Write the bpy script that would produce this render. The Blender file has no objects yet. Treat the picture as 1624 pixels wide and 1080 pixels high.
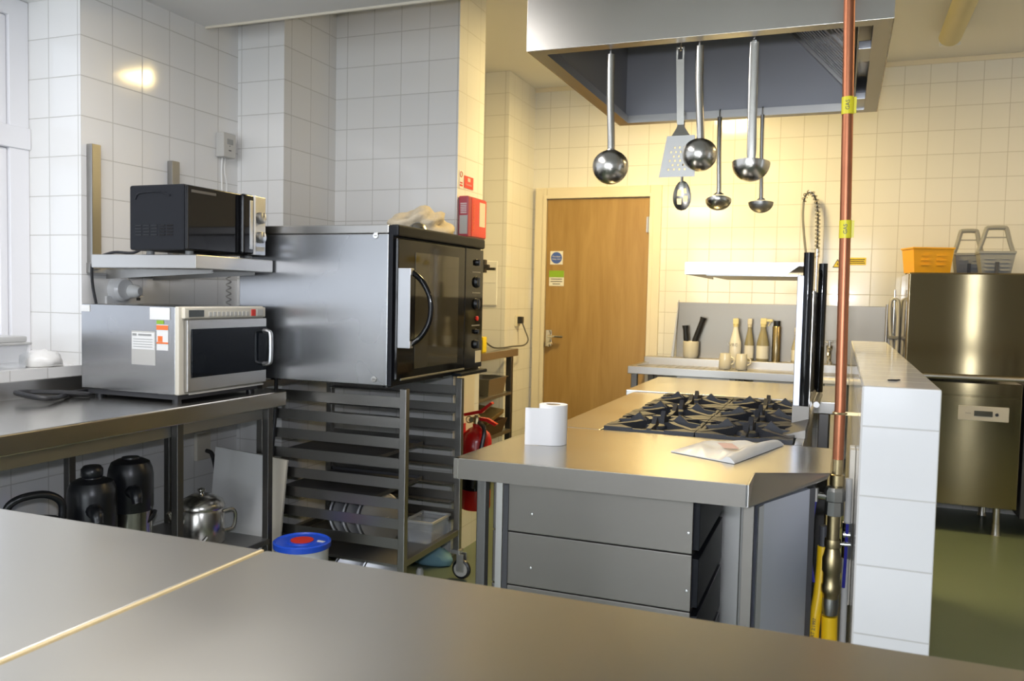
import bpy, bmesh, math, random
from mathutils import Vector, Matrix
random.seed(7); JR = random.Random(11)
PI = math.pi
scene = bpy.context.scene
COL = scene.collection

# ------------------------------------------------------------------ materials
def _nt(name):
    m = bpy.data.materials.new(name); m.use_nodes = True
    nt = m.node_tree
    return m, nt, nt.nodes['Principled BSDF']

def plain(name, col, rough=0.5, metal=0.0, spec=0.5, bump=0.0, bscale=60, var=0.0, trans=0.0, alpha=1.0, coat=0.0, sheen=0.0, ior=None, emit=None, estr=0.0):
    m, nt, b = _nt(name)
    N, L = nt.nodes, nt.links
    b.inputs['Base Color'].default_value = (*col, 1)
    b.inputs['Roughness'].default_value = rough
    b.inputs['Metallic'].default_value = metal
    b.inputs['Specular IOR Level'].default_value = spec
    b.inputs['Transmission Weight'].default_value = trans
    b.inputs['Alpha'].default_value = alpha
    b.inputs['Coat Weight'].default_value = coat
    if ior: b.inputs['IOR'].default_value = ior
    if emit:
        b.inputs['Emission Color'].default_value = (*emit, 1)
        b.inputs['Emission Strength'].default_value = estr
    tc = N.new('ShaderNodeTexCoord')
    nz = N.new('ShaderNodeTexNoise'); nz.inputs['Scale'].default_value = bscale; nz.inputs['Detail'].default_value = 4
    L.new(tc.outputs['Object'], nz.inputs['Vector'])
    if var > 0:
        mx = N.new('ShaderNodeMix'); mx.data_type = 'RGBA'
        mx.inputs['A'].default_value = (*[c * (1 - var) for c in col], 1)
        mx.inputs['B'].default_value = (*[min(1, c * (1 + var)) for c in col], 1)
        L.new(nz.outputs['Fac'], mx.inputs['Factor']); L.new(mx.outputs['Result'], b.inputs['Base Color'])
    if bump > 0:
        bp = N.new('ShaderNodeBump'); bp.inputs['Strength'].default_value = bump; bp.inputs['Distance'].default_value = 0.002
        L.new(nz.outputs['Fac'], bp.inputs['Height']); L.new(bp.outputs['Normal'], b.inputs['Normal'])
    return m

def steel(name, col=(0.47, 0.46, 0.44), rough=0.36, grain='u', aniso=0.4, smudge=0.12, bump=0.025):
    """brushed stainless: fine grain along u or v, broad smudges in the gloss"""
    m, nt, b = _nt(name)
    N, L = nt.nodes, nt.links
    b.inputs['Metallic'].default_value = 1.0
    b.inputs['Base Color'].default_value = (*col, 1)
    uv = N.new('ShaderNodeUVMap')
    mp = N.new('ShaderNodeMapping'); mp.inputs['Scale'].default_value = (3, 420, 1) if grain == 'u' else (420, 3, 1)
    L.new(uv.outputs['UV'], mp.inputs['Vector'])
    nz = N.new('ShaderNodeTexNoise'); nz.inputs['Scale'].default_value = 1.0; nz.inputs['Detail'].default_value = 3
    L.new(mp.outputs['Vector'], nz.inputs['Vector'])
    n2 = N.new('ShaderNodeTexNoise'); n2.inputs['Scale'].default_value = 2.5; n2.inputs['Detail'].default_value = 2
    L.new(uv.outputs['UV'], n2.inputs['Vector'])
    mr = N.new('ShaderNodeMapRange')
    mr.inputs['From Min'].default_value = 0.0; mr.inputs['From Max'].default_value = 1.0
    mr.inputs['To Min'].default_value = rough * (1 - smudge); mr.inputs['To Max'].default_value = rough * (1 + smudge)
    L.new(n2.outputs['Fac'], mr.inputs['Value']); L.new(mr.outputs['Result'], b.inputs['Roughness'])
    bp = N.new('ShaderNodeBump'); bp.inputs['Strength'].default_value = bump; bp.inputs['Distance'].default_value = 0.0006
    L.new(nz.outputs['Fac'], bp.inputs['Height']); L.new(bp.outputs['Normal'], b.inputs['Normal'])
    tg = N.new('ShaderNodeTangent'); tg.direction_type = 'UV_MAP'
    L.new(tg.outputs['Tangent'], b.inputs['Tangent'])
    b.inputs['Anisotropic'].default_value = aniso
    b.inputs['Anisotropic Rotation'].default_value = 0.25 if grain == 'u' else 0.0
    return m

def tile(name, pitch, pu, pv, col=(0.80, 0.795, 0.775), grout=(0.54, 0.53, 0.50), mortar=0.0022, rough=0.09):
    m, nt, b = _nt(name)
    N, L = nt.nodes, nt.links
    uv = N.new('ShaderNodeUVMap')
    mp = N.new('ShaderNodeMapping'); mp.inputs['Location'].default_value = (-pu, -pv, 0)
    L.new(uv.outputs['UV'], mp.inputs['Vector'])
    br = N.new('ShaderNodeTexBrick'); br.offset = 0.0; br.squash = 1.0
    br.inputs['Scale'].default_value = 1.0
    br.inputs['Brick Width'].default_value = pitch; br.inputs['Row Height'].default_value = pitch
    br.inputs['Mortar Size'].default_value = mortar; br.inputs['Mortar Smooth'].default_value = 0.25
    br.inputs['Bias'].default_value = 0.0
    br.inputs['Color1'].default_value = (*col, 1)
    br.inputs['Color2'].default_value = (*[c * 0.965 for c in col], 1)
    br.inputs['Mortar'].default_value = (*grout, 1)
    L.new(mp.outputs['Vector'], br.inputs['Vector'])
    L.new(br.outputs['Color'], b.inputs['Base Color'])
    mr = N.new('ShaderNodeMapRange'); mr.inputs['To Min'].default_value = rough; mr.inputs['To Max'].default_value = 0.7
    L.new(br.outputs['Fac'], mr.inputs['Value']); L.new(mr.outputs['Result'], b.inputs['Roughness'])
    nz = N.new('ShaderNodeTexNoise'); nz.inputs['Scale'].default_value = 9; nz.inputs['Detail'].default_value = 2
    L.new(uv.outputs['UV'], nz.inputs['Vector'])
    ma = N.new('ShaderNodeMath'); ma.operation = 'MULTIPLY_ADD'; ma.inputs[1].default_value = -1.0
    sc = N.new('ShaderNodeMath'); sc.operation = 'MULTIPLY'; sc.inputs[1].default_value = 0.07
    L.new(nz.outputs['Fac'], sc.inputs[0]); L.new(br.outputs['Fac'], ma.inputs[0]); L.new(sc.outputs[0], ma.inputs[2])
    bp = N.new('ShaderNodeBump'); bp.inputs['Strength'].default_value = 0.35; bp.inputs['Distance'].default_value = 0.003
    L.new(ma.outputs[0], bp.inputs['Height']); L.new(bp.outputs['Normal'], b.inputs['Normal'])
    return m

def wood(name, c1, c2, rough=0.35):
    m, nt, b = _nt(name)
    N, L = nt.nodes, nt.links
    uv = N.new('ShaderNodeUVMap')
    mp = N.new('ShaderNodeMapping'); mp.inputs['Scale'].default_value = (9, 0.9, 1)
    L.new(uv.outputs['UV'], mp.inputs['Vector'])
    nz = N.new('ShaderNodeTexNoise'); nz.inputs['Scale'].default_value = 1.6; nz.inputs['Detail'].default_value = 6; nz.inputs['Distortion'].default_value = 0.8
    L.new(mp.outputs['Vector'], nz.inputs['Vector'])
    mp2 = N.new('ShaderNodeMapping'); mp2.inputs['Scale'].default_value = (140, 5, 1)
    L.new(uv.outputs['UV'], mp2.inputs['Vector'])
    n2 = N.new('ShaderNodeTexNoise'); n2.inputs['Scale'].default_value = 1.0; n2.inputs['Detail'].default_value = 3
    L.new(mp2.outputs['Vector'], n2.inputs['Vector'])
    md = N.new('ShaderNodeMath'); md.operation = 'MULTIPLY_ADD'; md.inputs[1].default_value = 0.25
    L.new(n2.outputs['Fac'], md.inputs[0]); L.new(nz.outputs['Fac'], md.inputs[2])
    cr = N.new('ShaderNodeValToRGB')
    cr.color_ramp.elements[0].position = 0.42; cr.color_ramp.elements[0].color = (*c2, 1)
    cr.color_ramp.elements[1].position = 0.80; cr.color_ramp.elements[1].color = (*c1, 1)
    L.new(md.outputs[0], cr.inputs['Fac']); L.new(cr.outputs['Color'], b.inputs['Base Color'])
    b.inputs['Roughness'].default_value = rough
    return m

M = {}
M['steel'] = steel('stainless_steel')
M['steel_v'] = steel('stainless_steel_upright_grain', grain='u', rough=0.45, aniso=0.5, col=(0.62, 0.66, 0.76))
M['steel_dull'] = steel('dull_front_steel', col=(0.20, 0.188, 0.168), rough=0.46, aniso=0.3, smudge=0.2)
M['steel_top'] = steel('stainless_worktop_steel', col=(0.52, 0.50, 0.46), rough=0.25, aniso=0.3, smudge=0.15)
M['steel_fg'] = steel('scuffed_worktop_steel', col=(0.41, 0.395, 0.355), rough=0.30, aniso=0.2, smudge=0.25)
M['steel_dark'] = steel('dull_steel', col=(0.36, 0.355, 0.34), rough=0.42)
M['steel_matt'] = steel('matt_lining_steel', col=(0.36, 0.365, 0.385), rough=0.62, aniso=0.2)
M['steel_oven'] = steel('oven_steel', col=(0.37, 0.375, 0.385), rough=0.27, grain='v', aniso=0.7, bump=0.01)
M['steel_rack'] = steel('rack_steel', col=(0.32, 0.31, 0.295), rough=0.36, aniso=0.3)
M['steel_hood'] = steel('hood_steel', col=(0.40, 0.38, 0.345), rough=0.26, aniso=0.0, bump=0.0)
M['steel_dish'] = steel('dishwasher_steel', col=(0.33, 0.265, 0.155), rough=0.085, grain='u', aniso=0.7, bump=0.012)
M['chrome'] = plain('chrome', (0.78, 0.78, 0.78), 0.09, 1.0)
M['polished'] = plain('polished_steel', (0.52, 0.505, 0.47), 0.24, 1.0, bump=0.05, bscale=30)
M['alu'] = plain('satin_aluminium', (0.52, 0.53, 0.55), 0.4, 1.0)
M['black_plastic'] = plain('black_plastic', (0.012, 0.013, 0.016), 0.32, bump=0.05, bscale=200)
M['black_gloss'] = plain('black_gloss', (0.006, 0.006, 0.007), 0.07, spec=0.3)
M['black_metal'] = plain('black_enamelled_metal', (0.012, 0.013, 0.016), 0.38, spec=0.14, bump=0.06, bscale=150)
M['iron'] = plain('cast_iron', (0.030, 0.032, 0.038), 0.5, bump=0.25, bscale=180, var=0.2)
M['oven_glass'] = plain('dark_oven_glass', (0.055, 0.047, 0.030), 0.05, spec=0.6)
M['mw_glass'] = plain('microwave_door_glass', (0.006, 0.008, 0.012), 0.07, spec=0.25)
M['white'] = plain('white_plastic', (0.80, 0.80, 0.78), 0.4)
M['white_gloss'] = plain('white_gloss', (0.80, 0.80, 0.80), 0.2)
M['paper'] = plain('white_paper', (0.86, 0.85, 0.84), 0.85, bump=0.15, bscale=120)
M['label_white'] = plain('white_label', (0.80, 0.80, 0.78), 0.5)
M['cream'] = plain('cream_painted_metal', (0.70, 0.66, 0.56), 0.4)
M['grey_plastic'] = plain('grey_plastic', (0.30, 0.305, 0.295), 0.45)
M['grey_rubber'] = plain('grey_rubber', (0.22, 0.22, 0.22), 0.6)
M['dark_grey'] = plain('dark_grey', (0.06, 0.06, 0.065), 0.5)
M['red'] = plain('red_paint', (0.55, 0.012, 0.010), 0.22, coat=0.3)
M['red_label'] = plain('red_label', (0.72, 0.045, 0.03), 0.4)
M['maroon'] = plain('dark_red_plastic', (0.42, 0.05, 0.07), 0.4)
M['orange'] = plain('orange_label', (0.85, 0.19, 0.04), 0.4)
M['green'] = plain('green_label', (0.25, 0.45, 0.03), 0.5)
M['blue'] = plain('blue_plastic', (0.02, 0.09, 0.62), 0.35)
M['blue_sign'] = plain('blue_sign', (0.06, 0.13, 0.50), 0.4)
M['blue_wire'] = plain('blue_cable', (0.03, 0.03, 0.25), 0.4)
M['yellow_tape'] = plain('yellow_tape', (0.75, 0.66, 0.02), 0.4)
M['yellow_hose'] = plain('yellow_hose', (0.80, 0.50, 0.01), 0.35, bump=0.05)
M['yellow'] = plain('yellow_plastic', (0.82, 0.62, 0.02), 0.4)
M['yellow_crate'] = plain('orange_yellow_plastic', (0.86, 0.42, 0.01), 0.4)
M['copper'] = plain('copper', (0.40, 0.155, 0.082), 0.42, 1.0, bump=0.05, bscale=25, var=0.15)
M['brass'] = plain('tarnished_brass', (0.42, 0.34, 0.19), 0.35, 1.0, bump=0.1, bscale=60, var=0.25)
M['iron_pipe'] = plain('dull_grey_pipe', (0.30, 0.30, 0.28), 0.4, 1.0, bump=0.1, bscale=60)
M['ceiling'] = plain('matt_ceiling_paint', (0.80, 0.79, 0.77), 0.9, bump=0.05, bscale=40)
M['wallpaint'] = plain('pale_wall_paint', (0.62, 0.59, 0.54), 0.8)
M['frame_white'] = plain('white_window_frame', (0.78, 0.78, 0.80), 0.35)
M['doorframe'] = plain('cream_door_frame_paint', (0.76, 0.70, 0.57), 0.35)
M['cable'] = plain('black_cable', (0.015, 0.015, 0.017), 0.5)
M['grey_cable'] = plain('grey_cable', (0.33, 0.32, 0.30), 0.5)
M['cloth'] = plain('cream_cloth', (0.66, 0.57, 0.42), 0.9, bump=0.5, bscale=90, var=0.15)
M['clear_plastic'] = plain('clear_plastic', (0.80, 0.83, 0.85), 0.18, alpha=0.28)
M['milky_plastic'] = plain('milky_plastic', (0.60, 0.60, 0.58), 0.3, alpha=0.75)
M['bag_white'] = plain('crinkled_white_plastic', (0.80, 0.79, 0.76), 0.28, bump=0.5, bscale=35)
M['pink_print'] = plain('pale_red_print', (0.80, 0.52, 0.46), 0.4)
M['dark_pan'] = plain('stained_dark_pan', (0.06, 0.032, 0.02), 0.4, bump=0.2)
M['seal'] = plain('yellowed_sealant', (0.60, 0.46, 0.23), 0.5, var=0.15)
M['bottle_clear'] = plain('translucent_bottle', (0.62, 0.58, 0.46), 0.2, alpha=0.8)
M['bottle_amber'] = plain('olive_bottle', (0.34, 0.31, 0.20), 0.2, alpha=0.9)
M['gold_can'] = plain('brown_metal_can', (0.40, 0.33, 0.20), 0.28, 1.0)
M['pale_yellow'] = plain('pale_yellow_plastic', (0.75, 0.68, 0.38), 0.4)
M['ceramic'] = plain('glazed_cream_ceramic', (0.78, 0.75, 0.66), 0.15)
M['lcd'] = plain('dark_display', (0.05, 0.055, 0.05), 0.15)
M['grey_sign'] = plain('pale_grey_panel', (0.52, 0.51, 0.48), 0.4)
M['tan_lid'] = plain('tan_paper', (0.45, 0.33, 0.18), 0.7)
M['wood_door'] = wood('veneered_door_wood', (0.41, 0.265, 0.10), (0.325, 0.195, 0.063))
M['lamp'] = plain('lit_diffuser', (0.9, 0.85, 0.7), 0.5, emit=(1.0, 0.78, 0.36), estr=16)
M['fill_lamp'] = plain('fill_lamp_diffuser', (0.9, 0.9, 0.9), 0.5, emit=(0.95, 0.95, 1.0), estr=5)  # glow of the lamp added under the lowered ceiling
M['lamp_off'] = plain('yellowed_diffuser', (0.55, 0.48, 0.24), 0.4)
M['tile_left'] = tile('wall_tiles_left', 0.151, 0.135, 0.141)
M['tile_main'] = tile('wall_tiles_recess', 0.155, 0.092, 0.117)
M['tile_back'] = tile('wall_tiles_back', 0.150, 0.020, 0.010)
M['steel_splash'] = steel('splashback_steel', col=(0.25, 0.225, 0.185), rough=0.34, aniso=0.3)
M['leg_steel'] = steel('dull_leg_steel', col=(0.15, 0.147, 0.14), rough=0.42, aniso=0.2)
M['tile_half'] = tile('low_wall_tiles', 0.150, 0.0495, 0.140, col=(0.82, 0.82, 0.81), grout=(0.62, 0.61, 0.58), mortar=0.002)
M['tile_half'].node_tree.nodes['Principled BSDF'].inputs['Specular IOR Level'].default_value = 0.22
M['glass'] = plain('window_glass', (1, 1, 1), 0.0, trans=1.0, ior=1.01, alpha=0.12)

def floor_mat():
    m, nt, b = _nt('green_vinyl_floor')
    N, L = nt.nodes, nt.links
    tc = N.new('ShaderNodeTexCoord')
    n1 = N.new('ShaderNodeTexNoise'); n1.inputs['Scale'].default_value = 1.3; n1.inputs['Detail'].default_value = 4
    n2 = N.new('ShaderNodeTexNoise'); n2.inputs['Scale'].default_value = 260; n2.inputs['Detail'].default_value = 2
    L.new(tc.outputs['Object'], n1.inputs['Vector']); L.new(tc.outputs['Object'], n2.inputs['Vector'])
    mx = N.new('ShaderNodeMix'); mx.data_type = 'RGBA'
    mx.inputs['A'].default_value = (0.125, 0.165, 0.112, 1); mx.inputs['B'].default_value = (0.175, 0.22, 0.15, 1)
    L.new(n1.outputs['Fac'], mx.inputs['Factor'])
    m2 = N.new('ShaderNodeMix'); m2.data_type = 'RGBA'; m2.blend_type = 'MULTIPLY'; m2.inputs['Factor'].default_value = 0.35
    L.new(mx.outputs['Result'], m2.inputs['A']); L.new(n2.outputs['Color'], m2.inputs['B'])
    L.new(m2.outputs['Result'], b.inputs['Base Color'])
    b.inputs['Roughness'].default_value = 0.30
    bp = N.new('ShaderNodeBump'); bp.inputs['Strength'].default_value = 0.08; bp.inputs['Distance'].default_value = 0.001
    L.new(n2.outputs['Fac'], bp.inputs['Height']); L.new(bp.outputs['Normal'], b.inputs['Normal'])
    return m
M['floor'] = floor_mat()

# ------------------------------------------------------------------ mesh builder
class MB:
    def __init__(s): s.bm = bmesh.new(); s.bev = False
    def _v(s, p): return s.bm.verts.new(Vector(p))
    def box(s, x0, x1, y0, y1, z0, z1, bev=0.0, seg=2):
        x0, x1 = min(x0, x1), max(x0, x1); y0, y1 = min(y0, y1), max(y0, y1); z0, z1 = min(z0, z1), max(z0, z1)
        j = [JR.uniform(0, 0.00012) for _ in range(6)]      # hair's breadth, keeps butted faces from coinciding
        if min(x1 - x0, y1 - y0, z1 - z0) > 0.001: x0 += j[0]; x1 -= j[1]; y0 += j[2]; y1 -= j[3]; z0 += j[4]; z1 -= j[5]
        v = [s._v((x, y, z)) for x in (x0, x1) for y in (y0, y1) for z in (z0, z1)]
        fs = [(0, 1, 3, 2), (4, 6, 7, 5), (0, 4, 5, 1), (2, 3, 7, 6), (0, 2, 6, 4), (1, 5, 7, 3)]
        faces = [s.bm.faces.new([v[i] for i in f]) for f in fs]
        if bev > 0:
            s.bev = True
            b = min(bev, 0.45 * min(x1 - x0, y1 - y0, z1 - z0))
            es = list({e for f in faces for e in f.edges})
            bmesh.ops.bevel(s.bm, geom=es, offset=b, segments=seg, affect='EDGES', profile=0.5)
        return s
    def obox(s, c, size, rot=(0, 0, 0), bev=0.0):
        t = MB(); a, b_, c_ = [q / 2 for q in size]
        t.box(-a, a, -b_, b_, -c_, c_, bev)
        s.merge(t, Matrix.Translation(Vector(c)) @ (Matrix.Rotation(rot[2], 4, 'Z') @ Matrix.Rotation(rot[1], 4, 'Y') @ Matrix.Rotation(rot[0], 4, 'X')))
        return s
    def merge(s, o, mat=Matrix.Identity(4)):
        mp = {}
        for v in o.bm.verts: mp[v] = s.bm.verts.new(mat @ v.co)
        for f in o.bm.faces:
            try: s.bm.faces.new([mp[v] for v in f.verts])
            except ValueError: pass
        s.bev = s.bev or o.bev; o.bm.free(); return s
    def ring(s, c, n, r, seg, up=None):
        n = Vector(n).normalized()
        a = up if up is not None else (Vector((0, 0, 1)) if abs(n.z) < 0.9 else Vector((1, 0, 0)))
        u = n.cross(a).normalized(); w = n.cross(u).normalized()
        return [s._v(Vector(c) + (u * math.cos(2 * PI * i / seg) + w * math.sin(2 * PI * i / seg)) * r) for i in range(seg)]
    def bridge(s, a, b):
        n = len(a)
        for i in range(n): s.bm.faces.new([a[i], a[(i + 1) % n], b[(i + 1) % n], b[i]])
    def cyl(s, p0, p1, r0, r1=None, seg=18, caps=True):
        r1 = r0 if r1 is None else r1
        p0, p1 = Vector(p0), Vector(p1)
        a = s.ring(p0, p1 - p0, r0, seg); b = s.ring(p1, p1 - p0, r1, seg)
        s.bridge(a, b)
        if caps: s.bm.faces.new(a[::-1]); s.bm.faces.new(b)
        return s
    def tube(s, pts, r, seg=8, closed=False):
        P = [Vector(p) for p in pts]; n = len(P)
        rs = r if isinstance(r, (list, tuple)) else [r] * n
        d0 = (P[1] - P[0]).normalized()
        up = Vector((0, 0, 1)) if abs(d0.z) < 0.9 else Vector((1, 0, 0))
        u = d0.cross(up).normalized(); rings = []
        for i in range(n):
            if closed: d = P[(i + 1) % n] - P[(i - 1) % n]
            else: d = P[min(i + 1, n - 1)] - P[max(i - 1, 0)]
            d = d.normalized() if d.length > 1e-9 else d0
            u = (u - d * u.dot(d)); u = u.normalized() if u.length > 1e-6 else d.orthogonal().normalized()
            w = d.cross(u)
            rings.append([s._v(P[i] + (u * math.cos(2 * PI * k / seg) + w * math.sin(2 * PI * k / seg)) * rs[i]) for k in range(seg)])
        for i in range(n - 1): s.bridge(rings[i], rings[i + 1])
        if closed: s.bridge(rings[-1], rings[0])
        else: s.bm.faces.new(rings[0][::-1]); s.bm.faces.new(rings[-1])
        return s
    def lathe(s, prof, c=(0, 0, 0), axis=(0, 0, 1), seg=32, close=False):
        """prof: list of (radius, height) along axis"""
        ax = Vector(axis).normalized(); c = Vector(c); rings = []
        for r, h in prof:
            if r < 1e-6: rings.append([s._v(c + ax * h)])
            else: rings.append(s.ring(c + ax * h, ax, r, seg))
        for a, b in zip(rings[:-1], rings[1:]):
            if len(a) == 1 and len(b) == 1: continue
            if len(a) == 1:
                for i in range(seg): s.bm.faces.new([a[0], b[(i + 1) % seg], b[i]])
            elif len(b) == 1:
                for i in range(seg): s.bm.faces.new([a[i], a[(i + 1) % seg], b[0]])
            else: s.bridge(a, b)
        return s
    def prism(s, pts, ext):
        ext = Vector(ext)
        a = [s._v(p) for p in pts]; b = [s._v(Vector(p) + ext) for p in pts]
        s.bm.faces.new(a[::-1]); s.bm.faces.new(b); s.bridge(a, b); return s
    def sphere(s, c, r, sx=1, sy=1, sz=1, u=18, v=10):
        g = bmesh.ops.create_uvsphere(s.bm, u_segments=u, v_segments=v, radius=r, matrix=Matrix.Translation(Vector(c)) @ Matrix.Diagonal((sx, sy, sz, 1)))
        return s
    def torus(s, c, n, R, r, seg=32, k=8):
        n = Vector(n).normalized(); a = n.orthogonal().normalized(); b = n.cross(a)
        return s.tube([Vector(c) + (a * math.cos(2 * PI * i / seg) + b * math.sin(2 * PI * i / seg)) * R for i in range(seg)], r, k, closed=True)
    def text(s, body, c, right, up, h, depth=0.0006, align='CENTER'):
        cu = bpy.data.curves.new('t', 'FONT'); cu.body = body; cu.size = h / 0.72; cu.align_x = align; cu.align_y = 'CENTER'; cu.extrude = depth / 2
        ob = bpy.data.objects.new('t', cu); COL.objects.link(ob)
        dg = bpy.context.evaluated_depsgraph_get(); me = ob.evaluated_get(dg).to_mesh()
        r = Vector(right).normalized(); u = Vector(up).normalized(); n = r.cross(u)
        mat = Matrix(((r.x, u.x, n.x, c[0]), (r.y, u.y, n.y, c[1]), (r.z, u.z, n.z, c[2]), (0, 0, 0, 1)))
        vs = [s._v(mat @ v.co) for v in me.vertices]
        for p in me.polygons:
            try: s.bm.faces.new([vs[i] for i in p.vertices])
            except ValueError: pass
        bpy.data.objects.remove(ob); bpy.data.curves.remove(cu)
        return s
    def build(s, name, mat, origin=(0, 0, 0), smooth=40):
        bm = s.bm; o = Vector(origin)
        bmesh.ops.recalc_face_normals(bm, faces=bm.faces)
        uvl = bm.loops.layers.uv.new('UVMap')
        for f in bm.faces:
            n = f.normal; a = (abs(n.x), abs(n.y), abs(n.z))
            k = a.index(max(a))
            for l in f.loops:
                c = l.vert.co
                l[uvl].uv = (c.y, c.z) if k == 0 else ((c.x, c.z) if k == 1 else (c.x, c.y))
        for v in bm.verts: v.co -= o
        me = bpy.data.meshes.new(name); bm.to_mesh(me); bm.free()
        if smooth:
            me.polygons.foreach_set('use_smooth', [True] * len(me.polygons))
            try: me.set_sharp_from_angle(angle=math.radians(smooth))
            except Exception: pass
        me.materials.append(M[mat] if isinstance(mat, str) else mat)
        ob = bpy.data.objects.new(name, me); COL.objects.link(ob)
        if s.bev and smooth:                      # keep the big flats flat beside their rounded edges
            wn = ob.modifiers.new('weighted', 'WEIGHTED_NORMAL'); wn.mode = 'FACE_AREA'; wn.weight = 100; wn.keep_sharp = True
        return ob

def B(*a, **k): return MB().box(*a, **k)

def thing(name, label, cat, loc=(0, 0, 0), group=None):
    o = bpy.data.objects.new(name, None); COL.objects.link(o); o.location = loc; o.empty_display_size = 0.05
    o['label'] = label; o['category'] = cat
    if group: o['group'] = group
    return o
def root(o):
    while o.parent: o = o.parent
    return o
def part(mb, name, mat, parent, label=None, kind=None, smooth=40):
    """mesh given in world coordinates, linked under a thing (or part)"""
    r = root(parent)
    ob = mb.build(name, mat, r.location, smooth)
    ob.parent = parent
    if label: ob['label'] = label
    if kind: ob['kind'] = kind
    return ob
def solo(mb, name, mat, label, cat, loc=(0, 0, 0), group=None, smooth=40):
    ob = mb.build(name, mat, loc, smooth); ob.location = loc
    ob['label'] = label; ob['category'] = cat
    if group: ob['group'] = group
    return ob
def struct(mb, name, mat, label, cat, smooth=40):
    ob = mb.build(name, mat, (0, 0, 0), smooth); ob['kind'] = 'structure'; ob['label'] = label; ob['category'] = cat
    return ob
def copy_tree(o, parent=None):
    c = o.copy(); COL.objects.link(c)
    if parent: c.parent = parent
    for ch in list(o.children): copy_tree(ch, c)
    return c
def arc(c, u, v, r, a0, a1, n=12):
    c, u, v = Vector(c), Vector(u), Vector(v)
    return [c + (u * math.cos(a0 + (a1 - a0) * i / n) + v * math.sin(a0 + (a1 - a0) * i / n)) * r for i in range(n + 1)]
def bez(pts, n=10):
    """catmull-rom through the points"""
    P = [Vector(p) for p in pts]; P = [P[0] * 2 - P[1]] + P + [P[-1] * 2 - P[-2]]; out = []
    for i in range(1, len(P) - 2):
        for k in range(n):
            t = k / n; a, b, c, d = P[i - 1], P[i], P[i + 1], P[i + 2]
            out.append(0.5 * ((2 * b) + (c - a) * t + (2 * a - 5 * b + 4 * c - d) * t * t + (3 * b - a - 3 * c + d) * t ** 3))
    out.append(P[-2]); return out
# ------------------------------------------------------------------ the room
XL, YB, ZC = -2.72, 6.0, 2.86
struct(B(-3.3, 3.2, -3.2, 6.2, -0.1, 0.0), 'floor', 'floor', 'green speckled vinyl kitchen floor', 'floor')
struct(B(-3.3, 3.2, -3.2, 6.2, ZC, ZC + 0.1), 'ceiling', 'ceiling', 'matt ceiling of the kitchen behind the extractor hood', 'ceiling')
struct(B(XL, -1.25, -2.999, 3.07, 2.485, ZC - 0.001), 'ceiling_lowered', 'ceiling', 'lowered ceiling over the microwave bench', 'ceiling')
# left wall with a window opening  y -0.4..2.4, z 1.0..2.36
WY0, WY1, WZ0, WZ1 = -1.2, 2.4, 1.0, 2.40
w = MB()
w.box(XL - 0.34, XL, WY1, 5.47, 0, ZC)
w.box(XL - 0.34, XL, -3.0, WY0, 0, ZC)
w.box(XL - 0.34, XL, WY0, WY1, 0, WZ0)
w.box(XL - 0.34, XL, WY0, WY1, WZ1, ZC)
struct(w, 'wall_left', 'tile_left', 'white tiled wall with the window on the left', 'wall')
struct(B(XL, -2.455, 3.29, 3.72, 0, ZC), 'wall_corner', 'tile_main', 'tiled pier boxed into the corner behind the microwaves', 'wall')
struct(B(XL, -1.76, 3.72, 4.03, 0, ZC), 'wall_recess', 'tile_main', 'white tiled wall behind the convection oven, ending in a free edge', 'wall')
struct(B(XL - 0.3, -2.2, 5.47, YB, 0, ZC), 'wall_alcove', 'tile_back', 'tiled pier left of the wooden door', 'wall')
struct(B(-2.2, 3.2, YB, YB + 0.2, 0, ZC), 'wall_back', 'tile_back', 'tiled back wall with the wooden door', 'wall')
struct(MB().box(3.0, 3.2, -3.0, 1.25, 0, ZC).box(3.0, 3.2, 2.05, YB, 0, ZC).box(3.0, 3.2, 1.25, 2.05, 0, 0.1).box(3.0, 3.2, 1.25, 2.05, 2.1, ZC), 'wall_right', 'tile_back', 'tiled wall on the right, with the added glazed door', 'wall')
q = bpy.data.objects.new('added_door', None); COL.objects.link(q); q['kind'] = 'structure'; q['label'] = 'unseen glazed door added in the right wall for its light'; q['category'] = 'door'  # unseen door, added to brighten the island's end panel
part(MB().box(3.08, 3.13, 1.25, 1.33, 0.1, 2.1).box(3.08, 3.13, 1.97, 2.05, 0.1, 2.1).box(3.08, 3.13, 1.33, 1.97, 0.1, 0.2).box(3.08, 3.13, 1.33, 1.97, 2.0, 2.1), 'door_frame', 'frame_white', q)
part(B(3.10, 3.104, 1.33, 1.97, 0.2, 2.0), 'pane', 'glass', q)
wf = MB()
FX = [(-2.6, 0.55, 0.2, 2.4), (1.66, 1.90, 0.08, 2.15)]       # window_2 and the added, unseen tall added_window
wf.box(XL - 0.3, FX[0][0], -3.2, -3.0, 0, ZC); wf.box(FX[0][1], FX[1][0], -3.2, -3.0, 0, ZC); wf.box(FX[1][1], 3.2, -3.2, -3.0, 0, ZC)
for a, b_, c_, d_ in FX: wf.box(a, b_, -3.2, -3.0, 0, c_); wf.box(a, b_, -3.2, -3.0, d_, ZC)
struct(wf, 'wall_front', 'wallpaint', 'pale wall with a window and an added glazed panel behind the camera', 'wall')
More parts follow.
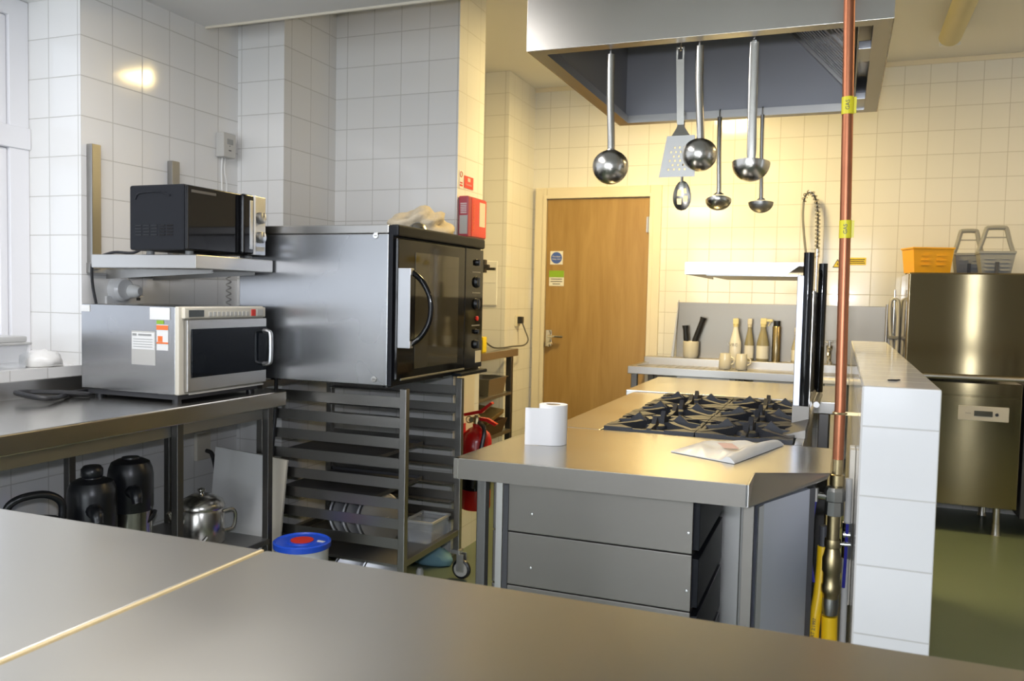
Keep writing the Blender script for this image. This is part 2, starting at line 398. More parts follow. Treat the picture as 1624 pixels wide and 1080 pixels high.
for n_, (a, b_, c_, d_) in zip(('window_2', 'added_window'), FX):
    q = bpy.data.objects.new(n_, None); COL.objects.link(q); q['kind'] = 'structure'; q['label'] = 'wide window behind the camera' if n_ == 'window_2' else 'unseen tall glazed panel added behind the camera for its reflection'; q['category'] = 'window'  # tall panel is added to throw a bright streak on the dishwasher
    f = MB(); n = 3 if n_ == 'window_2' else 1
    for i in range(n + 1):
        x = a + (b_ - a - 0.05) * i / n; f.box(x, x + 0.05, -3.16, -3.10, c_, d_, 0.004)
    k = 2 if n_ == 'window_2' else 3
    for i in range(k + 1):
        z = c_ + (d_ - c_ - 0.05) * i / k; f.box(a, b_, -3.16, -3.10, z, z + 0.05, 0.004)
    part(f, 'window_frame', 'frame_white', q)
    part(B(a, b_, -3.132, -3.128, c_, d_), 'pane', 'glass', q)
# coved strip where the tiles meet the ceiling
struct(B(-2.2, 3.0, YB - 0.012, YB, ZC - 0.03, ZC), 'trim_1', 'doorframe', 'pale strip between back wall tiles and ceiling', 'trim')
struct(B(XL, -1.25, 3.068, 3.078, 2.476, 2.50), 'trim_2', 'doorframe', 'thin cream edge strip along the lowered ceiling', 'trim')
# tiled low wall
hw = MB(); hw.box(0.047, 0.200, 1.93, 4.25, 0, 1.126, 0.004)
struct(hw, 'wall_half', 'tile_half', 'low white tiled wall beside the cooking island', 'wall')

# ---- window 1 (left)
wr = bpy.data.objects.new('window_1', None); COL.objects.link(wr)
wr['kind'] = 'structure'; wr['label'] = 'white framed window in the left wall'; wr['category'] = 'window'
xf0, xf1 = XL - 0.33, XL - 0.27
f = MB()
for a, b_ in ((WY0, WY0 + 0.07), (1.42, 1.49), (0.07, 0.14), (WY1 - 0.085, WY1)): f.box(xf0, xf1, a, b_, WZ0, WZ1, 0.006)
f.box(xf0, xf1, WY0, WY1, WZ1 - 0.07, WZ1, 0.006); f.box(xf0, xf1, WY0, WY1, WZ0, WZ0 + 0.07, 0.006)
f.box(xf0, xf1 + 0.01, WY0, WY1, 1.83, 1.915, 0.006)
part(f, 'window_frame', 'frame_white', wr)
c = MB()
for (a, b_) in ((1.49, WY1 - 0.085), (0.14, 1.42), (WY0 + 0.07, 0.07)):
    for (z0, z1) in ((WZ0 + 0.07, 1.83), (1.915, WZ1 - 0.07)):
        x0, x1 = xf0 + 0.012, xf1 - 0.012
        c.box(x0, x1, a, a + 0.035, z0, z1, 0.008); c.box(x0, x1, b_ - 0.035, b_, z0, z1, 0.008)
        c.box(x0, x1, a, b_, z0, z0 + 0.035, 0.008); c.box(x0, x1, a, b_, z1 - 0.035, z1, 0.008)
part(c, 'casement', 'frame_white', wr)
part(B(xf0 + 0.025, xf0 + 0.029, WY0 + 0.07, WY1 - 0.085, WZ0 + 0.07, WZ1 - 0.07), 'pane', 'glass', wr)

# ---- door 1
DX0, DX1, DZ = -2.078, -1.305, 2.03
dr = bpy.data.objects.new('door_1', None); COL.objects.link(dr); dr.location = ((DX0 + DX1) / 2, YB, 0)
dr['kind'] = 'structure'; dr['label'] = 'honey coloured wooden door in the back wall'; dr['category'] = 'door'
part(B(DX0, DX1, YB - 0.022, YB - 0.002, 0.01, DZ, 0.002), 'door_leaf', 'wood_door', dr)
f = MB()
f.box(DX0 - 0.095, DX0 - 0.003, YB - 0.035, YB - 0.001, 0, DZ + 0.085, 0.006)
f.box(DX1 + 0.003, DX1 + 0.085, YB - 0.035, YB - 0.001, 0, DZ + 0.085, 0.006)
f.box(DX0 - 0.003, DX1 + 0.003, YB - 0.035, YB - 0.001, DZ + 0.003, DZ + 0.085, 0.006)
f.box(DX0 - 0.03, DX0 - 0.003, YB - 0.042, YB - 0.034, 0, DZ + 0.02, 0.003)
f.box(DX1 + 0.003, DX1 + 0.03, YB - 0.042, YB - 0.034, 0, DZ + 0.02, 0.003)
f.box(DX0 - 0.03, DX1 + 0.03, YB - 0.042, YB - 0.034, DZ + 0.003, DZ + 0.028, 0.003)
part(f, 'door_frame', 'doorframe', dr)
h = MB()
h.box(-2.068, -2.02, YB - 0.03, YB - 0.020, 0.93, 1.055, 0.003)
h.cyl((-2.035, YB - 0.022, 1.008), (-2.035, YB - 0.07, 1.008), 0.011)
h.tube([(-2.035, YB - 0.068, 1.008), (-2.02, YB - 0.072, 1.008), (-1.98, YB - 0.072, 1.009), (-1.92, YB - 0.07, 1.008)], 0.009)
h.lathe([(0.0, 0), (0.024, 0), (0.024, 0.008), (0.016, 0.02), (0.016, 0.03), (0, 0.034)], (-2.03, YB - 0.028, 0.945), (0, -1, 0), 20)
part(h, 'door_handle', 'chrome', dr)
for z in (1.78, 0.3): part(MB().cyl((DX1, YB - 0.030, z), (DX1, YB - 0.030, z + 0.11), 0.008).box(DX1 - 0.02, DX1, YB - 0.026, YB - 0.021, z, z + 0.11), 'hinge', 'alu', dr)
s_ = part(B(-2.047, -1.948, YB - 0.0245, YB - 0.0222, 1.545, 1.645), 'door_sign', 'label_white', dr, label='white square sign with a blue disc')
part(MB().lathe([(0, 0), (0.043, 0), (0.043, 0.0012), (0, 0.0012)], (-1.9975, YB - 0.0245, 1.595), (0, -1, 0), 36), 'blue_disc', 'blue_sign', s_)
part(MB().text('Fire door', (-1.9975, YB - 0.0262, 1.604), (1, 0, 0), (0, 0, 1), 0.012).text('keep shut', (-1.9975, YB - 0.0262, 1.586), (1, 0, 0), (0, 0, 1), 0.012), 'lettering', 'white', s_)
s_ = part(B(-2.052, -1.936, YB - 0.0245, YB - 0.0222, 1.385, 1.497), 'notice', 'label_white', dr, label='white paper notice with a green top band')
part(B(-2.052, -1.936, YB - 0.0256, YB - 0.0242, 1.450, 1.500), 'green_band', 'green', s_)
t = MB()
for i, (wd) in enumerate((0.088, 0.092, 0.06)):
    t.box(-1.994 - wd / 2, -1.994 + wd / 2, YB - 0.0256, YB - 0.0244, 1.434 - i * 0.018, 1.4395 - i * 0.018)
part(t, 'printed_lines', 'dark_grey', s_)

# ---- ceiling lamps
def batten(name, x0, x1, y0, y1, z, lit, label, watts=0, tint=(1.0, 0.72, 0.30)):
    o = thing(name, label, 'light', ((x0 + x1) / 2, (y0 + y1) / 2, z))
    part(B(x0 + 0.03, x1 - 0.03, y0, y1, z - 0.03, z - 0.0005, 0.004), 'light_body', 'white', o)
    xm = (x0 + x1) / 2; R = (x1 - x0) / 2
    p = [(xm + R * math.cos(a), 0, z - 0.03 + 0.055 * math.sin(a)) for a in [PI + PI * i / 12 for i in range(13)]]
    part(MB().prism([(q[0], y0 + 0.01, q[2]) for q in p], (0, y1 - y0 - 0.02, 0)), 'diffuser', lit if lit else 'lamp_off', o)
    part(B(x0 + 0.005, x1 - 0.005, y0 - 0.006, y0 + 0.01, z - 0.08, z - 0.001, 0.004), 'end_cap', 'white', o)
    part(B(x0 + 0.005, x1 - 0.005, y1 - 0.01, y1 + 0.006, z - 0.08, z - 0.001, 0.004), 'end_cap', 'white', o)
    if watts:
        l = bpy.data.lights.new(name + '_light', 'AREA'); l.shape = 'RECTANGLE'; l.size = x1 - x0; l.size_y = y1 - y0
        l.energy = watts; l.color = tint
        lo = bpy.data.objects.new(name + '_light', l); COL.objects.link(lo); lo.location = (xm, (y0 + y1) / 2, z - 0.095)
    return o
# ------------------------------------------------------------------ foreground worktops
def leg(parent, x, y, z0, z1, a=0.02, mat='leg_steel', name='leg', foot=True):
    l = part(B(x - a, x + a, y - a, y + a, z0 + (0.03 if foot else 0), z1, 0.004), name, mat, parent)
    if foot: part(MB().cyl((x, y, z0), (x, y, z0 + 0.035), a * 0.9, a * 0.7), 'foot', 'black_plastic', l)
    return l
def worktop_profile(x0, x1, y0, y1, z, lip=0.045, bev=0.005):
    m = MB()
    m.box(x0, x1, y0, y1, z - lip, z, bev, 3)
    return m
o = thing('worktop_table', 'stainless steel worktop nearest the camera, left of the yellowed joint', 'worktop', (-1.6, 0.7, 0))
part(worktop_profile(-2.4, -0.8225, 0.30, 1.056, 0.9), 'tabletop', 'steel_fg', o)
for x in (-2.3, -0.9):
    for y in (0.38, 0.98): leg(o, x, y, 0, 0.856)
part(B(-2.3, -0.9, 0.965, 0.995, 0.80, 0.856), 'rail', 'steel_dark', o)
o = thing('worktop_table', 'stainless steel worktop nearest the camera, right of the yellowed joint', 'worktop', (0.4, 0.7, 0))
part(worktop_profile(-0.8155, 1.75, 0.30, 1.056, 0.9), 'tabletop', 'steel_fg', o)
part(B(-0.8222, -0.8158, 0.30, 1.052, 0.87, 0.9012, 0.001), 'sealant_strip', 'seal', o, label='yellowed sealant strip filling the joint')
for x in (-0.72, 1.65):
    for y in (0.38, 0.98): leg(o, x, y, 0, 0.856)
part(B(-0.72, 1.65, 0.965, 0.995, 0.80, 0.856), 'rail', 'steel_dark', o)

# ------------------------------------------------------------------ bench along the left wall
o = thing('wall_bench', 'long stainless steel bench under the window carrying the steel microwave', 'worktop', (-2.4, 1.8, 0))
part(MB().box(-2.705, -2.08, 0.5, 2.82, 0.838, 0.90, 0.006, 3), 'tabletop', 'steel_top', o)
part(B(-2.717, -2.703, 0.5, 2.82, 0.86, 0.962, 0.003), 'upstand', 'steel', o)
for y in (0.75, 2.255, 2.745):
    leg(o, -2.115, y, 0, 0.84, 0.015)
    leg(o, -2.62, y, 0, 0.84, 0.015)
part(B(-2.64, -2.10, 0.75, 2.745, 0.285, 0.312, 0.004), 'lower_shelf', 'steel_dark', o)
part(B(-2.16, -2.13, 0.77, 2.73, 0.79, 0.838, 0.003), 'rail', 'steel_dark', o)

# ------------------------------------------------------------------ stainless microwave on the bench
X0, X1, Y0, Y1, Z0, Z1 = -2.59, -2.13, 2.281, 2.735, 0.930, 1.240
o = thing('microwave_oven', 'boxy stainless steel microwave with stickers on its side, on the bench', 'microwave', (-2.36, 2.5, 0.90))
part(B(X0, X1 - 0.02, Y0, Y1, Z0, Z1, 0.005), 'casing', 'steel_oven', o)
part(B(X1 - 0.021, X1 - 0.002, Y0 - 0.002, Y1, Z0, Z1, 0.004), 'front_surround', 'cream', o)
part(B(X0 + 0.02, X1 - 0.02, Y0 + 0.012, Y1 - 0.012, 0.912, 0.931), 'base', 'dark_grey', o)
for x in (X0 + 0.06, X1 - 0.04):
    for y in (Y0 + 0.03, Y1 - 0.03): part(MB().cyl((x, y, 0.9), (x, y, 0.914), 0.016), 'foot', 'black_plastic', o)
xf = X1
d = part(B(xf - 0.004, xf + 0.018, Y0 + 0.020, Y1 - 0.004, Z0 + 0.010, Z1 - 0.045, 0.005), 'door', 'steel', o)
part(B(xf + 0.0185, xf + 0.0215, Y0 + 0.036, Y1 - 0.006, Z0 + 0.060, Z1 - 0.078, 0.002), 'door_glass', 'mw_glass', d)
hy = Y1 - 0.028
part(MB().tube(bez([(xf + 0.015, hy, Z0 + 0.085), (xf + 0.045, hy, Z0 + 0.088), (xf + 0.055, hy, Z0 + 0.105), (xf + 0.055, hy, Z1 - 0.115), (xf + 0.045, hy, Z1 - 0.098), (xf + 0.015, hy, Z1 - 0.095)], 6), 0.009), 'handle', 'alu', d)
cp = part(B(xf - 0.004, xf + 0.012, Y0 + 0.012, Y1 - 0.004, Z1 - 0.042, Z1 - 0.004, 0.003), 'control_panel', 'cream', o)
part(B(xf + 0.0122, xf + 0.0135, Y0 + 0.03, Y0 + 0.105, Z1 - 0.036, Z1 - 0.012), 'display', 'lcd', cp)
b = MB()
for i in range(10):
    y = Y0 + 0.13 + i * 0.0225
    b.box(xf + 0.0122, xf + 0.0145, y, y + 0.015, Z1 - 0.035, Z1 - 0.019, 0.001)
part(b, 'key_row', 'grey_sign', cp)
part(B(xf + 0.0122, xf + 0.0145, Y1 - 0.092, Y1 - 0.066, Z1 - 0.037, Z1 - 0.011, 0.001), 'stop_key', 'red_label', cp)
part(B(xf + 0.0122, xf + 0.0145, Y1 - 0.058, Y1 - 0.022, Z1 - 0.037, Z1 - 0.011, 0.001), 'start_key', 'grey_sign', cp)
part(B(xf + 0.0122, xf + 0.016, Y0 + 0.03, Y1 - 0.02, Z0 + 0.001, Z0 + 0.007), 'vent_strip', 'grey_sign', o)
s_ = part(B(-2.345, -2.243, Y0 - 0.0013, Y0 + 0.0005, 1.085, 1.145), 'rating_label', 'label_white', o, label='white rating label')
t = MB(); t.box(-2.342, -2.323, Y0 - 0.002, Y0 - 0.0012, 1.133, 1.141); t.box(-2.315, -2.255, Y0 - 0.002, Y0 - 0.0012, 1.134, 1.140)
for i in range(4): t.box(-2.338, -2.25, Y0 - 0.002, Y0 - 0.0012, 1.094 + i * 0.009, 1.0955 + i * 0.009)
part(t, 'printed_lines', 'grey_plastic', s_)
part(B(-2.347, -2.238, Y0 - 0.0010, Y0 + 0.0005, 1.030, 1.150), 'label_sleeve', 'grey_sign', o, label='clear grey label sleeve')
s_ = part(B(-2.232, -2.180, Y0 - 0.0013, Y0 + 0.0005, 1.085, 1.175), 'sticker', 'label_white', o, label='white and orange sticker')
part(B(-2.232, -2.180, Y0 - 0.002, Y0 - 0.0012, 1.157, 1.173).box(-2.226, -2.205, Y0 - 0.002, Y0 - 0.0012, 1.115, 1.135).box(-2.232, -2.180, Y0 - 0.002, Y0 - 0.0012, 1.108, 1.114), 'orange_print', 'orange', s_)
part(B(-2.232, -2.200, Y0 - 0.0015, Y0 + 0.0005, 1.177, 1.190), 'green_sticker', 'green', o)
part(B(-2.262, -2.172, Y0 - 0.003, Y0 + 0.0005, 1.192, 1.235, 0.001), 'tape_patch', 'label_white', o)
part(B(-2.585, -2.545, Y0 - 0.003, Y0 + 0.0005, 1.212, 1.236, 0.001), 'tape_patch', 'label_white', o)

# cables on the bench under the window
solo(MB().tube(bez([(-2.60, 2.40, 0.915), (-2.62, 2.28, 0.912), (-2.55, 2.17, 0.914), (-2.50, 2.06, 0.920), (-2.60, 2.03, 0.935), (-2.64, 2.10, 0.930), (-2.56, 2.18, 0.925), (-2.52, 2.25, 0.914), (-2.60, 2.22, 0.912)], 8), 0.009, 8),
     'power_cable', 'cable', 'black power cable coiled on the bench beside the steel microwave', 'cable', (-2.58, 2.2, 0.905))

# ------------------------------------------------------------------ wall shelf with two uprights and the black microwave
o = thing('wall_shelf', 'stainless steel wall shelf under the black microwave', 'shelf', (-2.5, 2.7, 1.39))
part(B(-2.620, -2.125, 2.354, 2.785, 1.374, 1.424, 0.004), 'shelf_board', 'steel', o)
part(B(-2.7195, -2.700, 2.42, 2.88, 1.355, 1.395, 0.002), 'wall_rail', 'steel_dark', o)
for y in (2.445, 2.86):
    part(B(-2.7195, -2.690, y - 0.022, y + 0.022, 1.37, 1.850, 0.003), 'upright', 'steel_dark', o)
for y in (2.50, 2.74):
    part(MB().prism([(-2.70, y - 0.003, 1.3735), (-2.18, y - 0.003, 1.3735), (-2.18, y - 0.003, 1.362), (-2.70, y - 0.003, 1.335)], (0, 0.006, 0)), 'bracket', 'steel_dark', o)

X0, X1, Y0, Y1, Z0, Z1 = -2.400, -2.140, 2.322, 2.742, 1.437, 1.6690
o = thing('microwave_oven', 'black microwave with silver knobs on the wall shelf', 'microwave', (-2.27, 2.53, 1.424))
part(B(X0, X1 - 0.01, Y0, Y1, Z0, Z1, 0.008), 'casing', 'black_metal', o)
v = MB()
for r in range(4):
    for k in range(5):
        x = X0 + 0.030 + k * 0.036
        v.box(x, x + 0.028, Y0 - 0.0015, Y0 + 0.001, Z0 + 0.052 + r * 0.011, Z0 + 0.057 + r * 0.011)
part(v, 'vent_slots', 'black_gloss', o)
part(MB().tube(bez([(X0 + 0.03, Y0 - 0.001, Z1 - 0.05), (X0 + 0.05, Y0 - 0.001, Z1 - 0.03), (X1 - 0.12, Y0 - 0.001, Z1 - 0.026), (X1 - 0.07, Y0 - 0.001, Z1 - 0.04)], 6), 0.003, 6), 'pressed_rib', 'black_metal', o)
for x in (X0 + 0.04, X1 - 0.04):
    for y in (Y0 + 0.06, Y1 - 0.04): part(MB().cyl((x, y, 1.4245), (x, y, 1.438), 0.014), 'foot', 'grey_plastic', o)
d = part(B(X1 - 0.012, X1 + 0.004, Y0 + 0.004, 2.635, Z0 + 0.004, Z1 - 0.004, 0.004), 'door', 'black_gloss', o)
part(B(X1 + 0.0042, X1 + 0.0055, Y0 + 0.02, Y0 + 0.145, Z1 - 0.028, Z1 - 0.018), 'printed_name', 'dark_grey', d)
hb = part(B(X1 + 0.003, X1 + 0.026, 2.592, 2.657, Z0 + 0.002, Z1 - 0.002, 0.010), 'handle', 'black_gloss', d)
part(B(X1 + 0.0262, X1 + 0.0285, 2.627, 2.644, Z0 + 0.022, Z1 - 0.025, 0.001), 'handle_inlay', 'alu', hb)
cp = part(B(X1 - 0.012, X1 + 0.012, 2.657, Y1, Z0 + 0.002, Z1 - 0.002, 0.004), 'control_panel', 'alu', o)
part(B(X1 - 0.01, X1 + 0.024, 2.655, 2.668, Z0 + 0.002, Z1 - 0.002, 0.003), 'silver_edge', 'white_gloss', cp)
for z in (Z0 + 0.072, Z0 + 0.147):
    k = part(MB().lathe([(0, 0), (0.023, 0), (0.022, 0.016), (0.017, 0.020), (0, 0.020)], (X1 + 0.012, 2.704, z), (1, 0, 0), 24), 'knob', 'alu', cp)
    part(B(X1 + 0.032, X1 + 0.034, 2.702, 2.706, z + 0.002, z + 0.02), 'pointer', 'dark_grey', k)
part(B(X1 + 0.012, X1 + 0.0135, 2.678, 2.732, Z0 + 0.018, Z0 + 0.035), 'panel_label', 'cream', cp)
solo(MB().tube(bez([(-2.396, 2.40, 1.46), (-2.46, 2.40, 1.432), (-2.56, 2.395, 1.432), (-2.655, 2.400, 1.40), (-2.683, 2.415, 1.33), (-2.680, 2.430, 1.24), (-2.675, 2.455, 1.15), (-2.68, 2.49, 1.08)], 8), 0.0055, 8),
     'power_cable', 'cable', 'black power cable hanging down from the black microwave', 'cable', (-2.68, 2.43, 1.3))

# wall fittings above the bench
o = thing('wall_socket', 'white round wall socket below the wall shelf', 'socket', (-2.715, 2.57, 1.295))
part(MB().lathe([(0, 0.045), (0.040, 0.045), (0.050, 0.035), (0.052, 0.0)], (-2.7195, 2.57, 1.295), (1, 0, 0), 28), 'socket_housing', 'white_gloss', o)
part(MB().lathe([(0, 0), (0.028, 0), (0.026, 0.03), (0.016, 0.045), (0, 0.046)], (-2.680, 2.60, 1.288), (1, 0.15, 0), 20), 'plug', 'white', o)
part(MB().tube(bez([(-2.708, 2.575, 1.34), (-2.708, 2.585, 1.38), (-2.708, 2.62, 1.388), (-2.708, 2.70, 1.389)], 6), 0.009), 'conduit', 'white', o)
o = thing('socket_plate', 'small white twin socket plate on the tiles behind the steel microwave', 'socket', (-2.715, 2.64, 1.243))
part(B(-2.7195, -2.706, 2.505, 2.70, 1.215, 1.268, 0.004), 'plate', 'white_gloss', o)
part(B(-2.7065, -2.704, 2.655, 2.675, 1.250, 1.262, 0.001), 'switch', 'dark_grey', o)
hel = [(-2.69 + 0.010 * math.cos(t * 0.9), 3.195 + 0.012 * math.sin(t * 0.9), 1.40 - 0.0040 * t) for t in range(60)]
solo(MB().tube(hel, 0.003, 6), 'coiled_cord', 'grey_cable', 'grey coiled cord hanging on the corner tiles under the wall shelf', 'cord', (-2.69, 3.195, 1.3))
o = thing('thermostat', 'small pale grey control box high on the left wall', 'control box', (-2.71, 3.18, 1.97))
part(B(-2.7195, -2.672, 3.137, 3.222, 1.915, 2.028, 0.006), 'box', 'grey_sign', o)
part(B(-2.6722, -2.670, 3.160, 3.200, 1.975, 2.000, 0.002), 'display', 'grey_plastic', o)
part(B(-2.6722, -2.671, 3.170, 3.188, 1.945, 1.950).box(-2.6722, -2.671, 3.176, 3.18, 1.965, 1.969), 'print', 'dark_grey', o)
part(MB().tube(bez([(-2.71, 3.172, 1.916), (-2.714, 3.172, 1.86), (-2.714, 3.174, 1.80), (-2.714, 3.176, 1.72)], 5), 0.004), 'cable', 'white', o)
part(MB().tube(bez([(-2.71, 3.192, 1.916), (-2.714, 3.192, 1.86), (-2.712, 3.205, 1.80), (-2.714, 3.21, 1.75), (-2.714, 3.24, 1.74)], 5), 0.003), 'sensor_wire', 'white', o)
o = thing('wall_socket', 'white wall socket low on the tiles under the bench', 'socket', (-2.715, 3.05, 0.58))
part(B(-2.7195, -2.70, 3.00, 3.09, 0.52, 0.645, 0.004), 'plate', 'cream', o)
part(MB().tube(bez([(-2.70, 3.06, 0.56), (-2.67, 3.06, 0.55), (-2.66, 3.07, 0.50), (-2.66, 3.08, 0.44)], 5), 0.010), 'plug_cable', 'cable', o)

# ------------------------------------------------------------------ window sill things
o = thing('plastic_box', 'clear plastic box with a milky lid on the window sill', 'box', (-2.84, 2.08, 1.0))
bx = MB()
def tub(m, c, a, b_, h, t=0.004, flare=0.9):
    """open tapered tub with walls: c base centre, a/b half sizes at the rim"""
    cx, cy, cz = c
    def rect(s, z, d=0): return [m._v((cx + sx * (a * s - d), cy + sy * (b_ * s - d), cz + z)) for sx, sy in ((-1, -1), (1, -1), (1, 1), (-1, 1))]
    r0, r1 = rect(flare, 0), rect(1.0, h); r2, r3 = rect(1.0, h, t), rect(flare, t, t)
    m.bm.faces.new(r0[::-1]); m.bridge(r0, r1); m.bridge(r1, r2); m.bridge(r2, r3); m.bm.faces.new(r3)
    return m
part(tub(bx, (-2.84, 2.08, 1.001), 0.085, 0.125, 0.085), 'tub', 'clear_plastic', o)
lid = MB().box(-2.93, -2.75, 1.95, 2.21, 1.086, 1.096, 0.003); lid.box(-2.92, -2.76, 1.96, 2.20, 1.096, 1.118, 0.006)
part(lid, 'lid', 'milky_plastic', o)
solo(MB().obox((-2.80, 2.045, 1.045), (0.012, 0.085, 0.05), (0.2, 0.1, 0.1), 0.004), 'folded_paper', 'cream', 'cream folded paper inside the clear box on the sill', 'paper', (-2.80, 2.045, 1.02))
solo(MB().tube(bez([(-2.87, 2.0, 1.03), (-2.86, 2.00, 1.055), (-2.865, 2.06, 1.065), (-2.87, 2.13, 1.045), (-2.86, 2.15, 1.022)], 6), 0.010), 'blue_cord', 'blue', 'blue cord coiled inside the clear box on the sill', 'cord', (-2.865, 2.07, 1.015))
solo(MB().obox((-2.775, 1.93, 1.045), (0.10, 0.014, 0.07), (0.5, 0, 0.15), 0.003), 'folder', 'black_plastic', 'black folder leaning beside the clear box on the sill', 'folder', (-2.775, 1.93, 1.0))
def crumple(c, sx, sy, sz, n=3, amp=0.35, seed=1, flat=True):
    m = MB(); bmesh.ops.create_icosphere(m.bm, subdivisions=n, radius=1.0)
    rr = random.Random(seed); ph = [(Vector((rr.uniform(-1, 1), rr.uniform(-1, 1), rr.uniform(-1, 1))).normalized() * rr.uniform(2, 7), rr.uniform(0, 6)) for _ in range(9)]
    for v in m.bm.verts:
        k = 1 + amp * sum(abs(math.sin(v.co.dot(a) + p)) - 0.6 for a, p in ph) / 4
        q = v.co * k
        z = q.z
        if flat: z = max(z, -0.35)
        v.co = Vector((c[0] + q.x * sx, c[1] + q.y * sy, c[2] + (z + (0.35 if flat else 0)) * sz))
    return m
solo(crumple((-2.80, 2.285, 1.001), 0.075, 0.07, 0.045, 3, 0.3, 4), 'plastic_bag', 'bag_white', 'crumpled white plastic bag in the corner of the window sill', 'bag', (-2.80, 2.285, 1.0), smooth=80)

# ------------------------------------------------------------------ flasks on the bench's lower shelf  (shelf top 0.312)
def airpot(x, y, top, r, label, chrome_band):
    z0 = 0.3125; H = top - z0
    o = thing('vacuum_flask', label, 'flask', (x, y, z0), 'pump flasks under the bench')
    part(MB().lathe([(0, 0), (r, 0), (r * 1.02, 0.02), (r * 1.02, 0.03)], (x, y, z0), seg=32), 'base', 'black_plastic', o)
    part(MB().lathe([(r, 0.03), (r, H * chrome_band), (0, H * chrome_band)], (x, y, z0), seg=32), 'body', 'polished', o)
    part(MB().lathe([(r * 1.01, H * chrome_band), (r * 1.05, H * chrome_band + 0.012), (r * 1.05, H * 0.84), (r * 1.0, H * 0.90), (r * 0.88, H * 0.955), (r * 0.62, H * 0.98), (r * 0.42, H * 0.985), (r * 0.40, H), (0, H)], (x, y, z0), seg=32), 'pump_head', 'black_plastic', o)
    part(MB().tube(bez([(x + r * 0.6, y - r * 0.5, z0 + H * 0.72), (x + r * 1.25, y - r * 0.9, z0 + H * 0.72), (x + r * 1.45, y - r * 1.0, z0 + H * 0.64)], 6), [0.026 - 0.0008 * i for i in range(13)], 12), 'spout', 'black_plastic', o)
    # carrying handle round the back, and rear grip
    pts = arc((x, y, z0 + H * 0.50), (0.8, 0.6, 0), (0.33, -0.45, -0.55), r * 1.12, 0, PI, 16)
    part(MB().tube(pts, 0.008, 8), 'carrying_handle', 'black_plastic', o)
    return o
airpot(-2.30, 2.066, 0.672, 0.073, 'left-hand black and steel pump flask on the shelf under the bench, with round knob', 0.40)
o = airpot(-2.32, 2.248, 0.705, 0.072, 'taller black and steel pump flask, right-hand of the two under the bench', 0.52)
x, y = -2.30, 2.066
part(MB().lathe([(0.03, 0), (0.034, 0.006), (0.034, 0.028), (0.026, 0.038), (0, 0.04)], (x, y, 0.670), seg=24), 'pump_knob', 'black_plastic', [q for q in COL.objects if q.name == 'vacuum_flask'][0])
o = thing('kettle', 'dark jug with a black loop handle at the left end under the bench', 'jug', (-2.30, 1.86, 0.3125))
part(MB().lathe([(0, 0), (0.075, 0), (0.085, 0.02), (0.078, 0.20), (0.065, 0.262), (0, 0.27)], (-2.30, 1.86, 0.3125), seg=28), 'body', 'dark_grey', o)
part(MB().tube(bez([(-2.34, 1.79, 0.56), (-2.34, 1.79, 0.62), (-2.315, 1.815, 0.65), (-2.29, 1.88, 0.652), (-2.275, 1.925, 0.62), (-2.275, 1.93, 0.56)], 8), 0.012, 10), 'loop_handle', 'black_plastic', o)
o = thing('coffee_pot', 'large lidded stainless steel pot with a side handle under the bench', 'pot', (-2.30, 2.58, 0.3125))
px, py, pz = -2.30, 2.58, 0.3125
part(MB().lathe([(0, 0), (0.084, 0), (0.088, 0.01), (0.086, 0.125), (0.080, 0.138), (0, 0.139)], (px, py, pz), seg=36), 'body', 'polished', o)
part(MB().lathe([(0.086, 0), (0.088, 0.008), (0.078, 0.03), (0.04, 0.05), (0, 0.054)], (px, py, pz + 0.138), seg=36), 'lid', 'polished', o)
part(MB().lathe([(0.008, 0), (0.008, 0.008), (0.015, 0.014), (0.015, 0.020), (0, 0.026)], (px, py, pz + 0.190), seg=20), 'lid_knob', 'polished', o)
part(MB().tube(bez([(px + 0.078, py + 0.03, pz + 0.125), (px + 0.095, py + 0.065, pz + 0.128), (px + 0.098, py + 0.08, pz + 0.10), (px + 0.094, py + 0.07, pz + 0.055), (px + 0.082, py + 0.032, pz + 0.05)], 6), 0.007, 8), 'handle', 'polished', o)
part(MB().tube(bez([(px - 0.03, py - 0.08, pz + 0.09), (px - 0.04, py - 0.11, pz + 0.11), (px - 0.045, py - 0.125, pz + 0.14)], 6), [0.016 - 0.0006 * i for i in range(13)], 10), 'spout', 'polished', o)
o = thing('teapot', 'small stainless steel teapot between the pump flask and large steel pot', 'pot', (-2.19, 2.33, 0.3125))
part(MB().lathe([(0, 0), (0.045, 0), (0.056, 0.02), (0.050, 0.062), (0.03, 0.078), (0, 0.082)], (-2.19, 2.33, 0.3125), seg=28), 'body', 'polished', o)
part(MB().lathe([(0.006, 0), (0.006, 0.006), (0.013, 0.014), (0.010, 0.023), (0, 0.026)], (-2.19, 2.33, 0.393), seg=16), 'lid_knob', 'polished', o)
part(MB().tube(bez([(-2.16, 2.37, 0.36), (-2.14, 2.40, 0.375), (-2.13, 2.42, 0.395)], 5), [0.011 - 0.0004 * i for i in range(11)], 8), 'spout', 'polished', o)
# leaning boards
solo(MB().prism([(-2.475, 2.79, 0.004), (-2.20, 2.79, 0.004), (-2.205, 2.86, 0.612), (-2.475, 2.86, 0.630)], (0, 0.012, 0)), 'cutting_board', 'white', 'large white board leaning behind the bench leg and steel pot', 'board', (-2.33, 2.83, 0.0))
solo(MB().prism([(-2.28, 2.843, 0.004), (-2.155, 2.843, 0.004), (-2.128, 2.888, 0.596), (-2.28, 2.888, 0.612)], (0, 0.011, 0)), 'cutting_board', 'doorframe', 'second white board with a cream edge, leaning against the tray rack beside the bucket', 'board', (-2.10, 2.86, 0.0))
